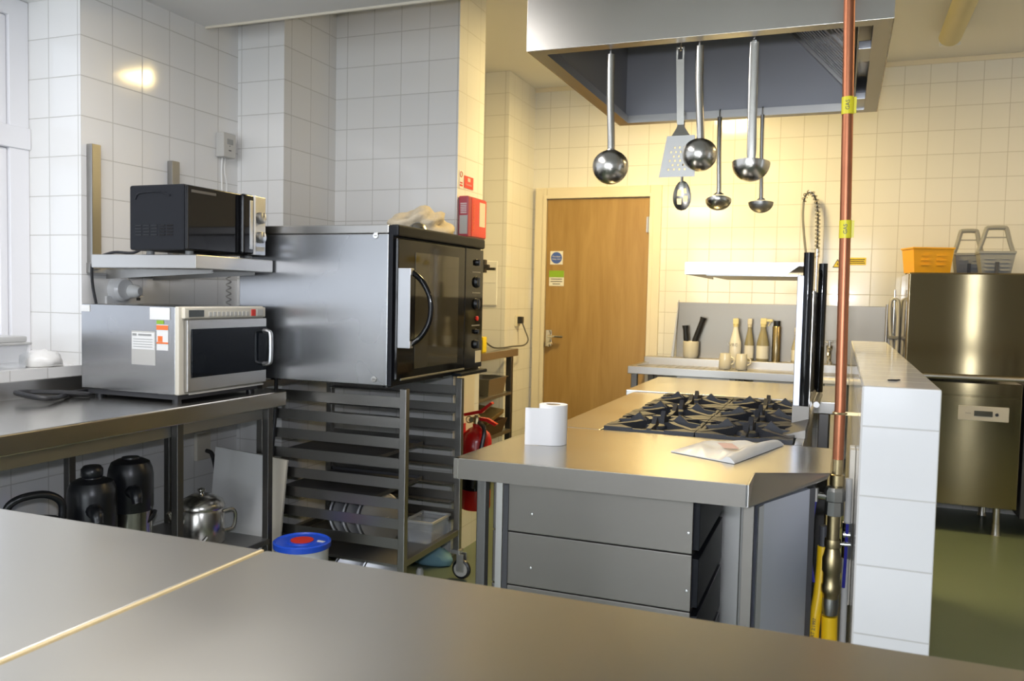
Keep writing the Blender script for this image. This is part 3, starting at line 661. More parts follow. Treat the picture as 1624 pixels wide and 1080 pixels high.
# ------------------------------------------------------------------ tray rack under the oven
RX0, RX1, RY0, RY1 = -2.29, -1.60, 2.93, 3.45
o = thing('tray_rack', 'stainless steel tray rack on castors under the convection oven', 'rack', (-1.95, 3.19, 0))
for x in (RX0, RX1):
    for y in (RY0, RY1):
        part(B(x - 0.015, x + 0.015, y - 0.015, y + 0.015, 0.135, 0.925, 0.003), 'leg', 'steel_rack', o)
        c = part(MB().box(x - 0.022, x + 0.022, y - 0.022, y + 0.022, 0.118, 0.137, 0.002).box(x + 0.006, x + 0.040, y - 0.020, y - 0.016, 0.04, 0.12, 0.001).box(x + 0.006, x + 0.040, y + 0.016, y + 0.020, 0.04, 0.12, 0.001), 'castor', 'alu', o)
        part(MB().torus((x + 0.024, y, 0.047), (0, 1, 0), 0.036, 0.011, 28, 8), 'tyre', 'black_plastic', c)
        part(MB().cyl((x + 0.024, y - 0.012, 0.047), (x + 0.024, y + 0.012, 0.047), 0.033, seg=24), 'hub', 'grey_sign', c)
for k in range(8):
    zt = 0.889 - 0.0815 * k
    for y, sg in ((RY0, 1), (RY1, -1)):
        r = MB()
        yo = y - 0.004 * sg
        r.box(RX0 + 0.016, RX1 - 0.016, yo - 0.0015, yo + 0.0015, zt - 0.042, zt)
        r.box(RX0 + 0.016, RX1 - 0.016, yo, yo + 0.05 * sg, zt - 0.042, zt - 0.039)
        part(r, 'runner', 'steel_rack', o)
part(B(RX1 - 0.013, RX1 + 0.013, RY0 + 0.015, RY1 - 0.015, 0.205, 0.231, 0.002), 'rail', 'steel_rack', o)
part(B(RX0 - 0.013, RX0 + 0.013, RY0 + 0.015, RY1 - 0.015, 0.205, 0.231, 0.002), 'rail', 'steel_rack', o)
part(B(RX0 - 0.013, RX0 + 0.013, RY0 + 0.015, RY1 - 0.015, 0.89, 0.92, 0.002), 'rail', 'steel_rack', o)
part(B(RX0 + 0.014, RX1 - 0.014, RY0 + 0.02, RY1 - 0.02, 0.196, 0.2045), 'base_shelf', 'steel_rack', o)

def lid(x, y, z, r, tilt, yaw, label, mat='polished', group=None):
    o = thing('pan_lid', label, 'lid', (x, y, z), group)
    ax = Matrix.Rotation(yaw, 3, 'Z') @ Vector((math.cos(tilt), 0, math.sin(tilt)))
    part(MB().lathe([(r, 0), (r, 0.008), (r * 0.94, 0.010), (r * 0.90, 0.022), (r * 0.4, 0.030), (0, 0.031), (0, 0.027), (r * 0.88, 0.018), (r * 0.92, 0.0), (r, 0.0)], (x, y, z), ax, 40), 'disc', mat, o)
    up = Vector((0, 0, 1)); side = ax.cross(up).normalized(); cc = Vector((x, y, z)) + ax * 0.03
    part(MB().tube(arc(cc, side, ax, 0.026, 0, PI, 8), 0.004, 6), 'grip', mat, o)
    return o
lid(-1.835, 3.15, 0.325, 0.115, 0.22, -0.55, 'frontmost steel pan lid standing on edge in the tray rack', 'alu', 'lids in the tray rack')
lid(-1.905, 3.15, 0.325, 0.115, 0.25, -0.55, 'steel pan lid second from the front in the tray rack', 'alu', 'lids in the tray rack')
lid(-1.975, 3.15, 0.325, 0.112, 0.28, -0.55, 'rearmost steel pan lid standing in the tray rack', 'alu', 'lids in the tray rack')
o = thing('plastic_tub', 'clear plastic tub on the front of the rack base', 'tub', (-1.68, 3.28, 0.2045))
part(tub(MB(), (-1.690, 3.325, 0.205), 0.065, 0.085, 0.10), 'tub_body', 'clear_plastic', o)
part(MB().box(-1.762, -1.753, 3.233, 3.417, 0.298, 0.307).box(-1.627, -1.618, 3.233, 3.417, 0.298, 0.307).box(-1.762, -1.618, 3.233, 3.242, 0.298, 0.307).box(-1.762, -1.618, 3.408, 3.417, 0.298, 0.307), 'rim', 'milky_plastic', o)
# trays slid into the rack (dark sheets on two runners)
for k, lab in ((3, 'upper dark baking sheet slid into the tray rack'), (5, 'lower dark baking sheet slid into the tray rack')):
    z = 0.889 - 0.0815 * k - 0.0388
    m = MB(); m.box(-2.27, -1.78, RY0 + 0.006, RY1 - 0.006, z, z + 0.003); m.box(-2.27, -1.78, RY0 + 0.006, RY0 + 0.009, z, z + 0.016); m.box(-2.27, -1.78, RY1 - 0.009, RY1 - 0.006, z, z + 0.016); m.box(-1.783, -1.78, RY0 + 0.006, RY1 - 0.006, z, z + 0.016)
    solo(m, 'baking_sheet', 'dark_grey', lab, 'tray', (-2.0, 3.19, z), 'sheets in the tray rack')
# pans on the floor below the rack
lid(-1.93, 3.10, 0.098, 0.092, 0.15, -0.9, 'left grey disc lid on the floor below the tray rack', 'alu', 'lids below the rack')
lid(-1.80, 3.12, 0.098, 0.092, 0.15, -0.9, 'right grey disc lid on the floor below the tray rack', 'alu', 'lids below the rack')
o = thing('spray_bottle', 'small yellow bottle with a white cap on the floor by the castor', 'bottle', (-1.66, 3.20, 0))
part(MB().lathe([(0, 0), (0.028, 0), (0.030, 0.01), (0.030, 0.055), (0.015, 0.075)], (-1.66, 3.20, 0), seg=20), 'bottle_body', 'yellow', o)
part(MB().lathe([(0.016, 0.072), (0.017, 0.10), (0.010, 0.115), (0, 0.115)], (-1.66, 3.20, 0), seg=20), 'cap', 'milky_plastic', o)
solo(crumple((-1.80, 3.60, 0.001), 0.10, 0.06, 0.06, 3, 0.3, 9), 'cleaning_cloth', plain('pale_blue_cloth', (0.22, 0.42, 0.52), 0.8, bump=0.3), 'pale blue cloth on the floor behind the rack castor', 'cloth', (-1.80, 3.60, 0), smooth=80)
# power cable down the back of the rack
solo(MB().tube(bez([(-2.20, 2.910, 0.935), (-2.205, 2.913, 0.80), (-2.22, 2.914, 0.66), (-2.225, 2.914, 0.54), (-2.25, 2.914, 0.42), (-2.25, 2.914, 0.30), (-2.25, 2.914, 0.12), (-2.25, 2.914, 0.012)], 6), 0.008, 8),
     'power_cable', 'cable', 'thick black cable hanging down outside the tray rack', 'cable', (-2.21, 2.91, 0.5))
# bucket
o = thing('bucket', 'white bucket with a blue lid beside the tray rack', 'bucket', (-1.94, 2.735, 0))
bx_, by_ = -1.94, 2.735
part(MB().lathe([(0, 0), (0.092, 0), (0.104, 0.30), (0.108, 0.302), (0.108, 0.312), (0.0, 0.312)], (bx_, by_, 0), seg=40), 'pail', 'white_gloss', o)
l_ = part(MB().lathe([(0.1085, 0.300), (0.112, 0.302), (0.112, 0.322), (0.106, 0.326), (0.100, 0.320), (0.06, 0.320), (0.058, 0.324), (0, 0.324)], (bx_, by_, 0), seg=40), 'lid', 'blue', o, label='blue lid')
part(MB().lathe([(0.045, 0.3245), (0.045, 0.3265), (0, 0.3265)], (bx_, by_, 0), seg=28), 'lid_badge', 'red_label', l_)
part(MB().text('SALT', (bx_ + 0.055, by_ + 0.02, 0.3225), (0.93, 0.37, 0), (-0.37, 0.93, 0), 0.012) if False else MB().box(bx_ + 0.052, bx_ + 0.085, by_ + 0.018, by_ + 0.034, 0.3205, 0.3225), 'lid_print', 'white', l_)
part(MB().prism([(bx_ + 0.1035 * math.cos(a), by_ + 0.1035 * math.sin(a), 0.22) for a in [(-2.2 + 0.1 * i) for i in range(11)]] + [(bx_ + 0.1065 * math.cos(a), by_ + 0.1065 * math.sin(a), 0.22) for a in [(-1.2 - 0.1 * i) for i in range(11)]], (0, 0, 0.06)), 'red_label', 'red_label', o)

# ------------------------------------------------------------------ convection oven
OX0, OX1, OY0, OY1, OZ0, OZ1 = -2.30, -1.605, 2.795, 3.625, 0.947, 1.562
o = thing('convection_oven', 'big stainless steel convection oven with a black glass door on the tray rack', 'oven', (-1.95, 3.2, 0.925))
part(B(OX0, OX1, OY0, OY1, OZ0, OZ1 - 0.035, 0.004), 'casing', 'steel_oven', o)
part(B(OX0 - 0.002, OX1 + 0.002, OY0 - 0.003, OY1 + 0.003, OZ1 - 0.034, OZ1, 0.006), 'top_cover', 'steel', o)
for z in (1.520, 0.972):
    s_ = part(MB().lathe([(0, 0.004), (0.011, 0.004), (0.013, 0.0)], (OX1 - 0.055, OY0, z), (0, -1, 0), 24), 'bolt', 'chrome', o)
    part(B(OX1 - 0.061, OX1 - 0.049, OY0 - 0.0052, OY0 - 0.0042, z - 0.001, z + 0.001), 'bolt_slot', 'dark_grey', s_)
for x in (OX0 + 0.06, OX1 - 0.09):
    for y in (2.96, 3.42): part(MB().cyl((x, y, 0.9245), (x, y, 0.948), 0.022, 0.018), 'foot', 'black_plastic', o)
fx = -1.575
part(B(OX1, fx - 0.012, OY0 + 0.002, OY1, OZ0, OZ1 - 0.002, 0.003), 'front_frame', 'black_metal', o)
part(B(OX1, fx + 0.012, OY0 + 0.002, OY1, OZ1 - 0.045, OZ1 + 0.001, 0.010), 'front_brow', 'black_metal', o)
d = part(B(fx - 0.0125, fx + 0.006, OY0 + 0.012, 3.420, OZ0 + 0.020, OZ1 - 0.05, 0.008), 'door', 'black_gloss', o)
part(B(fx + 0.0062, fx + 0.0075, 2.945, 3.345, 1.005, 1.465, 0.0005), 'door_window', 'oven_glass', d)
part(B(fx + 0.002, fx + 0.009, OY0 + 0.04, 3.42, OZ0 + 0.020, OZ0 + 0.028, 0.001), 'door_trim', 'steel_dark', d)
# handle: L bracket and black bow
hb = part(B(fx + 0.006, fx + 0.058, OY0 + 0.014, OY0 + 0.017, 1.095, 1.398, 0.001).box(fx + 0.045, fx + 0.060, OY0 + 0.014, OY0 + 0.040, 1.372, 1.398, 0.002).box(fx + 0.045, fx + 0.060, OY0 + 0.014, OY0 + 0.040, 1.095, 1.121, 0.002), 'handle_bracket', 'alu', d)
part(MB().tube(bez([(fx + 0.054, OY0 + 0.036, 1.385), (fx + 0.085, OY0 + 0.055, 1.352), (fx + 0.112, OY0 + 0.065, 1.30), (fx + 0.120, OY0 + 0.068, 1.247), (fx + 0.112, OY0 + 0.065, 1.19), (fx + 0.085, OY0 + 0.055, 1.14), (fx + 0.054, OY0 + 0.036, 1.108)], 8), 0.011, 12), 'bow_handle', 'black_gloss', hb)
cp = part(B(fx - 0.0125, fx + 0.004, 3.424, OY1 - 0.001, OZ0 + 0.020, OZ1 - 0.05, 0.004), 'control_panel', 'black_gloss', o)
for z, r in ((1.452, 0.016), (1.362, 0.027), (1.262, 0.027), (1.075, 0.022), (1.135, 0.012)):
    k = part(MB().lathe([(0, 0.014), (r * 0.8, 0.014), (r, 0.003), (r, 0)], (fx + 0.004, 3.545, z), (1, 0, 0), 24), 'knob', 'black_plastic', cp)
    part(B(fx + 0.016, fx + 0.022, 3.541, 3.549, z - r * 0.8, z + r * 0.8, 0.002), 'knob_grip', 'black_plastic', k)
part(MB().lathe([(0, 0.008), (0.011, 0.006), (0.011, 0)], (fx + 0.004, 3.555, 1.195), (1, 0, 0), 16), 'pilot_light', plain('red_pilot', (0.8, 0.03, 0.02), 0.3), cp)
for z in (1.405, 1.31, 1.16): part(B(fx + 0.004, fx + 0.0048, 3.50, 3.59, z, z + 0.006), 'dial_print', 'grey_rubber', cp)
part(B(fx + 0.004, fx + 0.0052, 3.545, 3.61, 0.990, 1.045), 'maker_plate', 'cream', cp)
part(B(fx - 0.012, fx + 0.035, 3.33, 3.62, OZ0 - 0.004, OZ0 + 0.012, 0.004), 'drip_tray', 'black_metal', o)
solo(crumple((-1.76, 3.36, OZ1 + 0.001), 0.12, 0.15, 0.085, 4, 0.5, 12), 'oven_cloth', 'cloth', 'crumpled cream oven cloth on top of the convection oven', 'cloth', (-1.76, 3.36, OZ1), smooth=80)
solo(MB().lathe([(0.036, 0.0), (0.042, 0.012), (0.034, 0.030), (0.012, 0.044), (0, 0.046)], (-1.69, 3.19, OZ1 + 0.001), seg=24), 'metal_bowl', 'polished', 'small upturned shiny bowl beside the cloth on the oven', 'bowl', (-1.69, 3.19, OZ1))

# ------------------------------------------------------------------ things on the end of the recess wall
cx = -1.7595
o = thing('fire_blanket', 'red fire blanket case on the end of the tiled wall', 'fire blanket', (cx, 3.84, 1.62))
part(B(cx, cx + 0.055, 3.735, 3.955, 1.585, 1.785, 0.008), 'case', 'maroon', o)
part(B(cx + 0.0552, cx + 0.0565, 3.772, 3.950, 1.592, 1.778), 'front_label', 'red_label', o)
part(MB().text('FIRE BLANKET', (cx + 0.0575, 3.795, 1.685), (0, 0, 1), (0, -1, 0), 0.016), 'lettering', 'orange', o)
part(MB().box(cx + 0.0565, cx + 0.0575, 3.865, 3.935, 1.645, 1.765), 'instruction_picture', 'cream', o)
t = MB()
for i in range(6): t.box(cx + 0.012, cx + 0.045, 3.7345, 3.7352, 1.70 + i * 0.009, 1.704 + i * 0.009)
part(t, 'side_print', 'label_white', o)
part(B(cx + 0.008, cx + 0.05, 3.7346, 3.7352, 1.60, 1.69), 'side_label', 'grey_sign', o)
o = thing('safety_sign', 'small red sign above the fire blanket case', 'sign', (cx, 3.83, 1.87))
part(B(cx, cx + 0.002, 3.797, 3.905, 1.832, 1.892), 'plate', 'red_label', o)
part(MB().text('Fire blanket', (cx + 0.0025, 3.851, 1.850), (0, 1, 0), (0, 0, 1), 0.010).box(cx + 0.002, cx + 0.003, 3.835, 3.867, 1.866, 1.884), 'lettering', 'pink_print', o)
o = thing('safety_sign', 'narrow white sign with red marks left of the small red sign', 'sign', (cx, 3.76, 1.87))
part(B(cx, cx + 0.0015, 3.740, 3.782, 1.822, 1.912), 'plate', 'label_white', o)
t = MB().torus((cx + 0.002, 3.760, 1.892), (1, 0, 0), 0.013, 0.002, 20, 6); t.box(cx + 0.0015, cx + 0.0025, 3.745, 3.778, 1.834, 1.842).box(cx + 0.0015, cx + 0.0025, 3.748, 3.775, 1.848, 1.854)
part(t, 'red_marks', 'red_label', o)
ex, ey = -1.665, 3.80
o = thing('fire_extinguisher', 'red fire extinguisher hanging on the end of the tiled wall', 'fire extinguisher', (ex, ey, 0.22))
part(MB().lathe([(0, 0), (0.070, 0), (0.075, 0.012), (0.075, 0.34), (0.066, 0.375), (0.040, 0.40), (0.022, 0.41), (0.022, 0.425), (0, 0.425)], (ex, ey, 0.24), seg=36), 'cylinder', 'red', o)
part(MB().lathe([(0.0756, 0.10), (0.0756, 0.24)], (ex, ey, 0.24), seg=36), 'label_band', 'black_gloss', o)
part(MB().text('A', (ex + 0.030, ey - 0.0755, 0.455), (1, 0.35, 0), (0, 0, 1), 0.032), 'class_letter', 'white', o)
part(MB().lathe([(0.020, 0), (0.020, 0.03), (0.012, 0.045), (0, 0.045)], (ex, ey, 0.662), seg=20), 'valve', 'brass', o)
part(MB().prism([(ex - 0.07, ey - 0.014, 0.712), (ex + 0.02, ey - 0.014, 0.735), (ex + 0.075, ey - 0.014, 0.778), (ex + 0.085, ey - 0.014, 0.770), (ex + 0.03, ey - 0.014, 0.720), (ex - 0.065, ey - 0.014, 0.698)], (0, 0.028, 0)), 'squeeze_lever', 'red', o)
part(MB().prism([(ex - 0.01, ey - 0.012, 0.700), (ex + 0.06, ey - 0.012, 0.695), (ex + 0.11, ey - 0.012, 0.670), (ex + 0.10, ey - 0.012, 0.660), (ex + 0.05, ey - 0.012, 0.680), (ex - 0.01, ey - 0.012, 0.684)], (0, 0.024, 0)), 'carry_handle', 'red', o)
part(MB().tube(bez([(ex + 0.02, ey - 0.02, 0.675), (ex + 0.06, ey - 0.05, 0.65), (ex + 0.06, ey - 0.07, 0.58), (ex + 0.045, ey - 0.085, 0.50), (ex + 0.03, ey - 0.09, 0.42), (ex + 0.02, ey - 0.088, 0.36)], 6), 0.011, 8), 'hose', 'black_plastic', o)
part(MB().torus((ex - 0.035, ey - 0.02, 0.685), (0, 1, 0), 0.016, 0.003, 18, 6).cyl((ex - 0.02, ey - 0.03, 0.685), (ex - 0.02, ey + 0.03, 0.685), 0.013), 'gauge', 'brass', o)
part(B(cx + 0.0125, cx + 0.024, ey - 0.02, ey + 0.02, 0.45, 0.66), 'wall_bracket', 'red', o)
solo(B(cx, cx + 0.012, 3.735, 3.95, 0.25, 0.93, 0.003), 'cover_panel', 'cream', 'cream panel on the wall end behind the fire extinguisher', 'panel', (cx, 3.84, 0.25))

# ------------------------------------------------------------------ small bench in the alcove behind the oven
o = thing('alcove_bench', 'small stainless steel bench left of the wooden door', 'worktop', (-2.35, 4.8, 0))
part(B(-2.705, -2.05, 4.12, 5.36, 0.895, 0.945, 0.005), 'tabletop', 'steel_top', o)
for x in (-2.66, -2.09):
    for y in (4.2, 5.30): leg(o, x, y, 0, 0.896, 0.02)
part(B(-2.68, -2.07, 4.2, 5.30, 0.375, 0.40, 0.003), 'lower_shelf', 'steel_dark', o)
part(B(-2.68, -2.07, 4.2, 5.30, 0.635, 0.655, 0.003), 'middle_shelf', 'steel_dark', o)
o = thing('food_pan', 'steel food pan on the upper shelf of the alcove bench', 'pan', (-2.16, 5.05, 0.655))
part(tub(MB(), (-2.16, 5.05, 0.656), 0.09, 0.15, 0.11, 0.003, 0.86), 'pan_body', 'steel', o)
part(MB().box(-2.26, -2.245, 4.89, 5.21, 0.764, 0.768).box(-2.075, -2.06, 4.89, 5.21, 0.764, 0.768).box(-2.26, -2.06, 4.89, 4.905, 0.764, 0.768).box(-2.26, -2.06, 5.195, 5.21, 0.764, 0.768), 'rim', 'steel', o)
solo(tub(MB(), (-2.16, 4.98, 0.4005), 0.11, 0.20, 0.09, 0.004, 0.8), 'roasting_tin', 'dark_pan', 'dark stained roasting tin on the bottom shelf of the alcove bench', 'pan', (-2.16, 4.98, 0.40))
solo(MB().obox((-2.14, 4.98, 0.530), (0.18, 0.34, 0.03), (0.10, 0.12, 0.1), 0.006), 'deep_tray', 'brass', 'brown metal tray lying across the dark roasting tin', 'tray', (-2.20, 4.98, 0.53))
solo(B(-2.72 + 0.001, -2.60, 5.455, 5.469, 1.02, 1.40) if False else B(-2.42, -2.262, 5.458, 5.4695, 1.235, 1.545, 0.004).box(-2.41, -2.272, 5.455, 5.459, 1.395, 1.40), 'access_panel', 'white_gloss', 'white access panel on the pier above the alcove bench', 'panel', (-2.34, 5.46, 1.39))
o = thing('gas_tap', 'black lever gas tap with yellow tag beside the oven', 'tap', (-2.20, 4.62, 1.45))
px_ = -2.045
part(MB().cyl((px_ - 0.02, 4.70, 0.946), (px_ - 0.02, 4.70, 1.62), 0.011), 'riser_pipe', 'brass', o)
part(MB().cyl((px_ - 0.02, 4.70, 1.40), (px_ - 0.02, 4.70, 1.46), 0.02, seg=6), 'valve_body', 'yellow', o)
part(B(px_ - 0.035, px_ + 0.045, 4.685, 4.715, 1.465, 1.49, 0.004).box(px_ + 0.03, px_ + 0.085, 4.69, 4.71, 1.455, 1.472, 0.003).box(px_ + 0.0, px_ + 0.022, 4.68, 4.72, 1.44, 1.52, 0.003), 'lever', 'black_plastic', o)
o = thing('gas_detector', 'small yellow device standing on the alcove bench', 'device', (-2.06, 4.78, 0.945))
part(B(-2.115, -2.06, 4.77, 4.83, 0.9455, 1.045, 0.006), 'device_body', 'yellow', o)
part(B(-2.108, -2.067, 4.7685, 4.7705, 0.965, 1.025, 0.001), 'display', 'dark_grey', o)
o = thing('wall_socket', 'dark socket with a trailing cable on the pier beside the door', 'socket', (-2.197, 5.72, 1.13))
part(B(-2.1995, -2.185, 5.66, 5.74, 1.085, 1.165, 0.004), 'plate', 'cream', o)
part(B(-2.186, -2.150, 5.68, 5.72, 1.105, 1.155, 0.004), 'plug', 'black_plastic', o)
part(MB().tube(bez([(-2.155, 5.70, 1.11), (-2.13, 5.70, 1.05), (-2.10, 5.68, 0.99), (-2.10, 5.60, 0.955), (-2.12, 5.42, 0.953), (-2.12, 5.25, 0.952), (-2.11, 5.05, 0.965), (-2.09, 4.84, 1.02)], 8), 0.005, 8), 'cable', 'dark_grey', o)
# ------------------------------------------------------------------ island worktop
o = thing('island_table', 'stainless steel island worktop with drawer unit in front of the cooker', 'worktop', (-0.45, 2.15, 0))
zt, zb = 0.90, 0.850
top = MB()
poly = [(-0.874, 1.857), (-0.177, 1.878), (-0.177, 2.020), (-0.010, 2.098), (-0.010, 2.46), (-0.845, 2.46)]
a = [top._v((x, y, zt)) for x, y in poly]
top.bm.faces.new(a)
# turned-down lip on the front, left and back edges
lipn = [(0, 1), (5, 0), (1, 2)]
def lipface(m, p, q, z0, z1, t):
    (x0, y0), (x1, y1) = p, q
    n = Vector((y1 - y0, x0 - x1)).normalized() * t
    m.prism([(x0, y0, z0), (x1, y1, z0), (x1 - n.x, y1 - n.y, z0), (x0 - n.x, y0 - n.y, z0)], (0, 0, z1 - z0))
lipface(top, poly[0], poly[1], zb, zt, 0.012)
lipface(top, poly[5], poly[0], zb, zt, 0.012)
top.prism([(-0.86, 1.87, zt - 0.004), (-0.19, 1.89, zt - 0.004), (-0.19, 2.03, zt - 0.004), (-0.020, 2.106, zt - 0.004), (-0.020, 2.45, zt - 0.004), (-0.84, 2.45, zt - 0.004)], (0, 0, 0.0035))
part(top, 'tabletop', 'steel_top', o, smooth=20)
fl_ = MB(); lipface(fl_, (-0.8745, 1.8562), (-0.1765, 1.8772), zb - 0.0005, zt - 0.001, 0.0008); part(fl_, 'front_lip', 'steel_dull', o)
# folded triangular plate closing the cut corner
part(MB().prism([(-0.177, 1.878, zb), (-0.177, 1.878, zt), (-0.177, 2.020, zt)], (0.004, 0, 0)).prism([(-0.176, 1.880, zb), (-0.175, 2.019, zt + 0.0005), (-0.010, 2.098, zt + 0.0005), (-0.016, 2.092, zt - 0.012)], (0, 0.003, -0.003)), 'folded_corner', 'steel', o)
part(MB().tube([(-0.1775, 1.8785, zb + 0.002), (-0.1775, 1.8785, zt)], 0.0025, 6), 'weld_seam', 'alu', o)
leg(o, -0.823, 1.925, 0, 0.85, 0.013)
leg(o, -0.183, 1.965, 0, 0.85, 0.014)
part(B(-0.190, -0.166, 1.948, 1.962, 0.03, 0.85, 0.001), 'leg_trim', 'steel_dull', o)
leg(o, -0.80, 2.40, 0, 0.85, 0.016); leg(o, -0.06, 2.40, 0, 0.85, 0.016)
du = part(B(-0.775, -0.307, 1.962, 2.40, 0.02, 0.842), 'drawer_carcass', 'steel_dark', o)
for k in range(6):
    z1 = 0.8425 - 0.1365 * k
    z0 = max(z1 - 0.1345, 0.02)
    if z1 < 0.05: continue
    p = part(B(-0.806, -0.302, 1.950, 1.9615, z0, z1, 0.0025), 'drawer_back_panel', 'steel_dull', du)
    r = MB()
    for x in (-0.70, -0.312):
        r.lathe([(0, 0.002), (0.003, 0.0015), (0.0035, 0)], (x, 1.950, z1 - 0.085), (0, -1, 0), 10)
    part(r, 'rivets', 'chrome', p)
    part(B(-0.3065, -0.288, 1.964, 2.39, z0 + 0.006, z1 - 0.012, 0.002), 'drawer_side', 'black_metal', du)  # shade beside the drawers put in as black side faces
part(B(-0.795, -0.778, 1.944, 1.9502, 0.02, 0.842), 'edge_strip', 'steel', du)
part(B(-0.776, -0.763, 1.9465, 1.9502, 0.02, 0.842), 'slot', 'dark_grey', du)
# splayed end panel under the cut corner
part(MB().prism([(-0.160, 1.952, 0.02), (-0.052, 2.052, 0.02), (-0.052, 2.052, 0.868), (-0.160, 1.952, 0.838)], (-0.008, 0.010, 0)), 'end_panel', 'steel_v', o)
part(MB().prism([(-0.158, 1.949, 0.02), (-0.148, 1.958, 0.02), (-0.148, 1.958, 0.842), (-0.158, 1.949, 0.838)], (0.003, -0.003, 0)), 'edge_strip', 'alu', o)
part(MB().prism([(-0.052, 2.052, 0.02), (-0.040, 2.066, 0.02), (-0.040, 2.066, 0.87), (-0.052, 2.052, 0.868)], (-0.006, 0.008, 0)), 'corner_post', 'dark_grey', o)

# ------------------------------------------------------------------ range cooker
o = thing('range_cooker', 'six burner range cooker with black cast iron pan supports and plate shelf', 'cooker', (-0.45, 3.0, 0))
part(B(-0.80, -0.09, 2.47, 3.555, 0.12, 0.865, 0.006), 'cooker_body', 'steel', o)
hob = MB()
hob.box(-0.825, -0.672, 2.470, 3.555, 0.866, 0.900, 0.004); hob.box(-0.112, -0.085, 2.470, 3.555, 0.866, 0.900, 0.004)
hob.box(-0.672, -0.112, 2.470, 2.490, 0.866, 0.898, 0.003); hob.box(-0.672, -0.112, 3.520, 3.555, 0.866, 0.898, 0.003)
hob.box(-0.672, -0.112, 2.49, 3.52, 0.8655, 0.872)
part(hob, 'hob_top', 'steel_top', o)
for x in (-0.76, -0.13):
    for y in (2.53, 3.50): part(MB().cyl((x, y, 0), (x, y, 0.122), 0.022), 'foot', 'steel_dark', o)
for y in (2.62, 3.0, 3.38):
    for x in (-0.53, -0.25):
        b = part(MB().lathe([(0, 0.022), (0.040, 0.022), (0.044, 0.018), (0.044, 0.012), (0.030, 0.010), (0.030, 0)], (x, y, 0.872), seg=28), 'burner', 'brass', o)
        part(MB().lathe([(0, 0.012), (0.030, 0.012), (0.034, 0.006), (0.034, 0)], (x, y, 0.893), seg=24), 'burner_cap', 'iron', b)
def pan_support(cx, cy, a, b_):
    m = MB(); z0, z1 = 0.888, 0.906; t = 0.007
    m.box(cx - a, cx + a, cy - b_, cy - b_ + 2 * t, z0 - 0.016, z1, 0.003); m.box(cx - a, cx + a, cy + b_ - 2 * t, cy + b_, z0 - 0.016, z1, 0.003)
    m.box(cx - a, cx - a + 2 * t, cy - b_, cy + b_, z0 - 0.016, z1, 0.003); m.box(cx + a - 2 * t, cx + a, cy - b_, cy + b_, z0 - 0.016, z1, 0.003)
    # fingers: fins running in from the frame, rising to a pointed tip near the burner
    for k in range(8):
        ang = k * PI / 4
        d = Vector((math.cos(ang), math.sin(ang), 0))
        L = min(a / max(abs(d.x), 1e-6), b_ / max(abs(d.y), 1e-6)) - t
        n = Vector((-d.y, d.x, 0)) * (0.007 if k % 2 == 0 else 0.010)
        c = Vector((cx, cy, 0)); e = c + d * L; i = c + d * 0.042
        hh = 0.030 if k % 2 == 0 else 0.012
        f_ = [e + Vector((0, 0, z0 - 0.006)), i + Vector((0, 0, z0 + 0.002)), i + Vector((0, 0, z1 + 0.006)), c + d * 0.065 + Vector((0, 0, z1 + hh)), c + d * 0.092 + Vector((0, 0, z1 + 0.008)), e + Vector((0, 0, z1 + 0.004))]
        m.prism([q - n for q in f_], n * 2)
    # solid corner web
    for sx in (-1, 1):
        for sy in (-1, 1):
            m.prism([(cx + sx * a, cy + sy * b_, z1 - 0.006), (cx + sx * (a - 0.09), cy + sy * b_, z1 - 0.006), (cx + sx * a, cy + sy * (b_ - 0.10), z1 - 0.006)], (0, 0, 0.009))
    return m
for y in (2.664, 3.005, 3.346):
    for x in (-0.530, -0.252):
        part(pan_support(x, y, 0.1375, 0.169), 'pan_support', 'iron', o, smooth=25)
# control front (faces the aisle) with knobs
part(B(-0.835, -0.80, 2.48, 3.55, 0.74, 0.862, 0.004), 'control_front', 'steel_dark', o)
for k in range(7): part(MB().lathe([(0, 0.03), (0.02, 0.03), (0.024, 0)], (-0.835, 2.58 + k * 0.145, 0.80), (-1, 0, 0), 18), 'knob', 'black_plastic', o)
for y0, y1 in ((2.50, 3.0), (3.02, 3.53)):
    d = part(B(-0.825, -0.80, y0, y1, 0.16, 0.73, 0.005), 'oven_door', 'steel', o)
    part(MB().cyl((-0.86, y0 + 0.04, 0.69), (-0.86, y1 - 0.04, 0.69), 0.010).cyl((-0.86, y0 + 0.06, 0.69), (-0.82, y0 + 0.06, 0.69), 0.007).cyl((-0.86, y1 - 0.06, 0.69), (-0.82, y1 - 0.06, 0.69), 0.007), 'door_handle', 'chrome', d)
# rear riser, uprights and plate shelf
bg = part(MB().box(-0.137, -0.113, 2.875, 3.535, 0.90, 1.388, 0.003), 'back_riser', 'steel_v', o)
part(MB().prism([(-0.137, 2.86, 0.90), (-0.085, 2.86, 0.90), (-0.085, 2.86, 0.965), (-0.137, 2.86, 0.965)], (0, 0.10, 0)), 'riser_base', 'steel_dull', o)
part(MB().prism([(-0.150, 2.60, 0.900), (-0.085, 2.60, 0.900), (-0.085, 2.60, 0.925), (-0.150, 2.60, 0.905)], (0, 0.26, 0)), 'side_plate', 'steel_dull', o)
for (x, y, z1) in ((-0.104, 2.885, 1.462), (-0.072, 3.46, 1.452)):
    part(MB().cyl((x, y, 0.955), (x, y, z1), 0.0165, seg=20), 'upright', 'black_gloss', o, label='glossy black upright tube')
part(MB().box(-0.100, -0.085, 2.91, 3.44, 0.95, 1.34, 0.002), 'riser_back', 'chrome', o)
part(MB().cyl((-0.09, 2.93, 0.965), (-0.09, 3.44, 0.955), 0.012).cyl((-0.065, 2.93, 0.965), (-0.065, 3.44, 0.945), 0.010), 'rear_tubes', 'steel_dark', o)
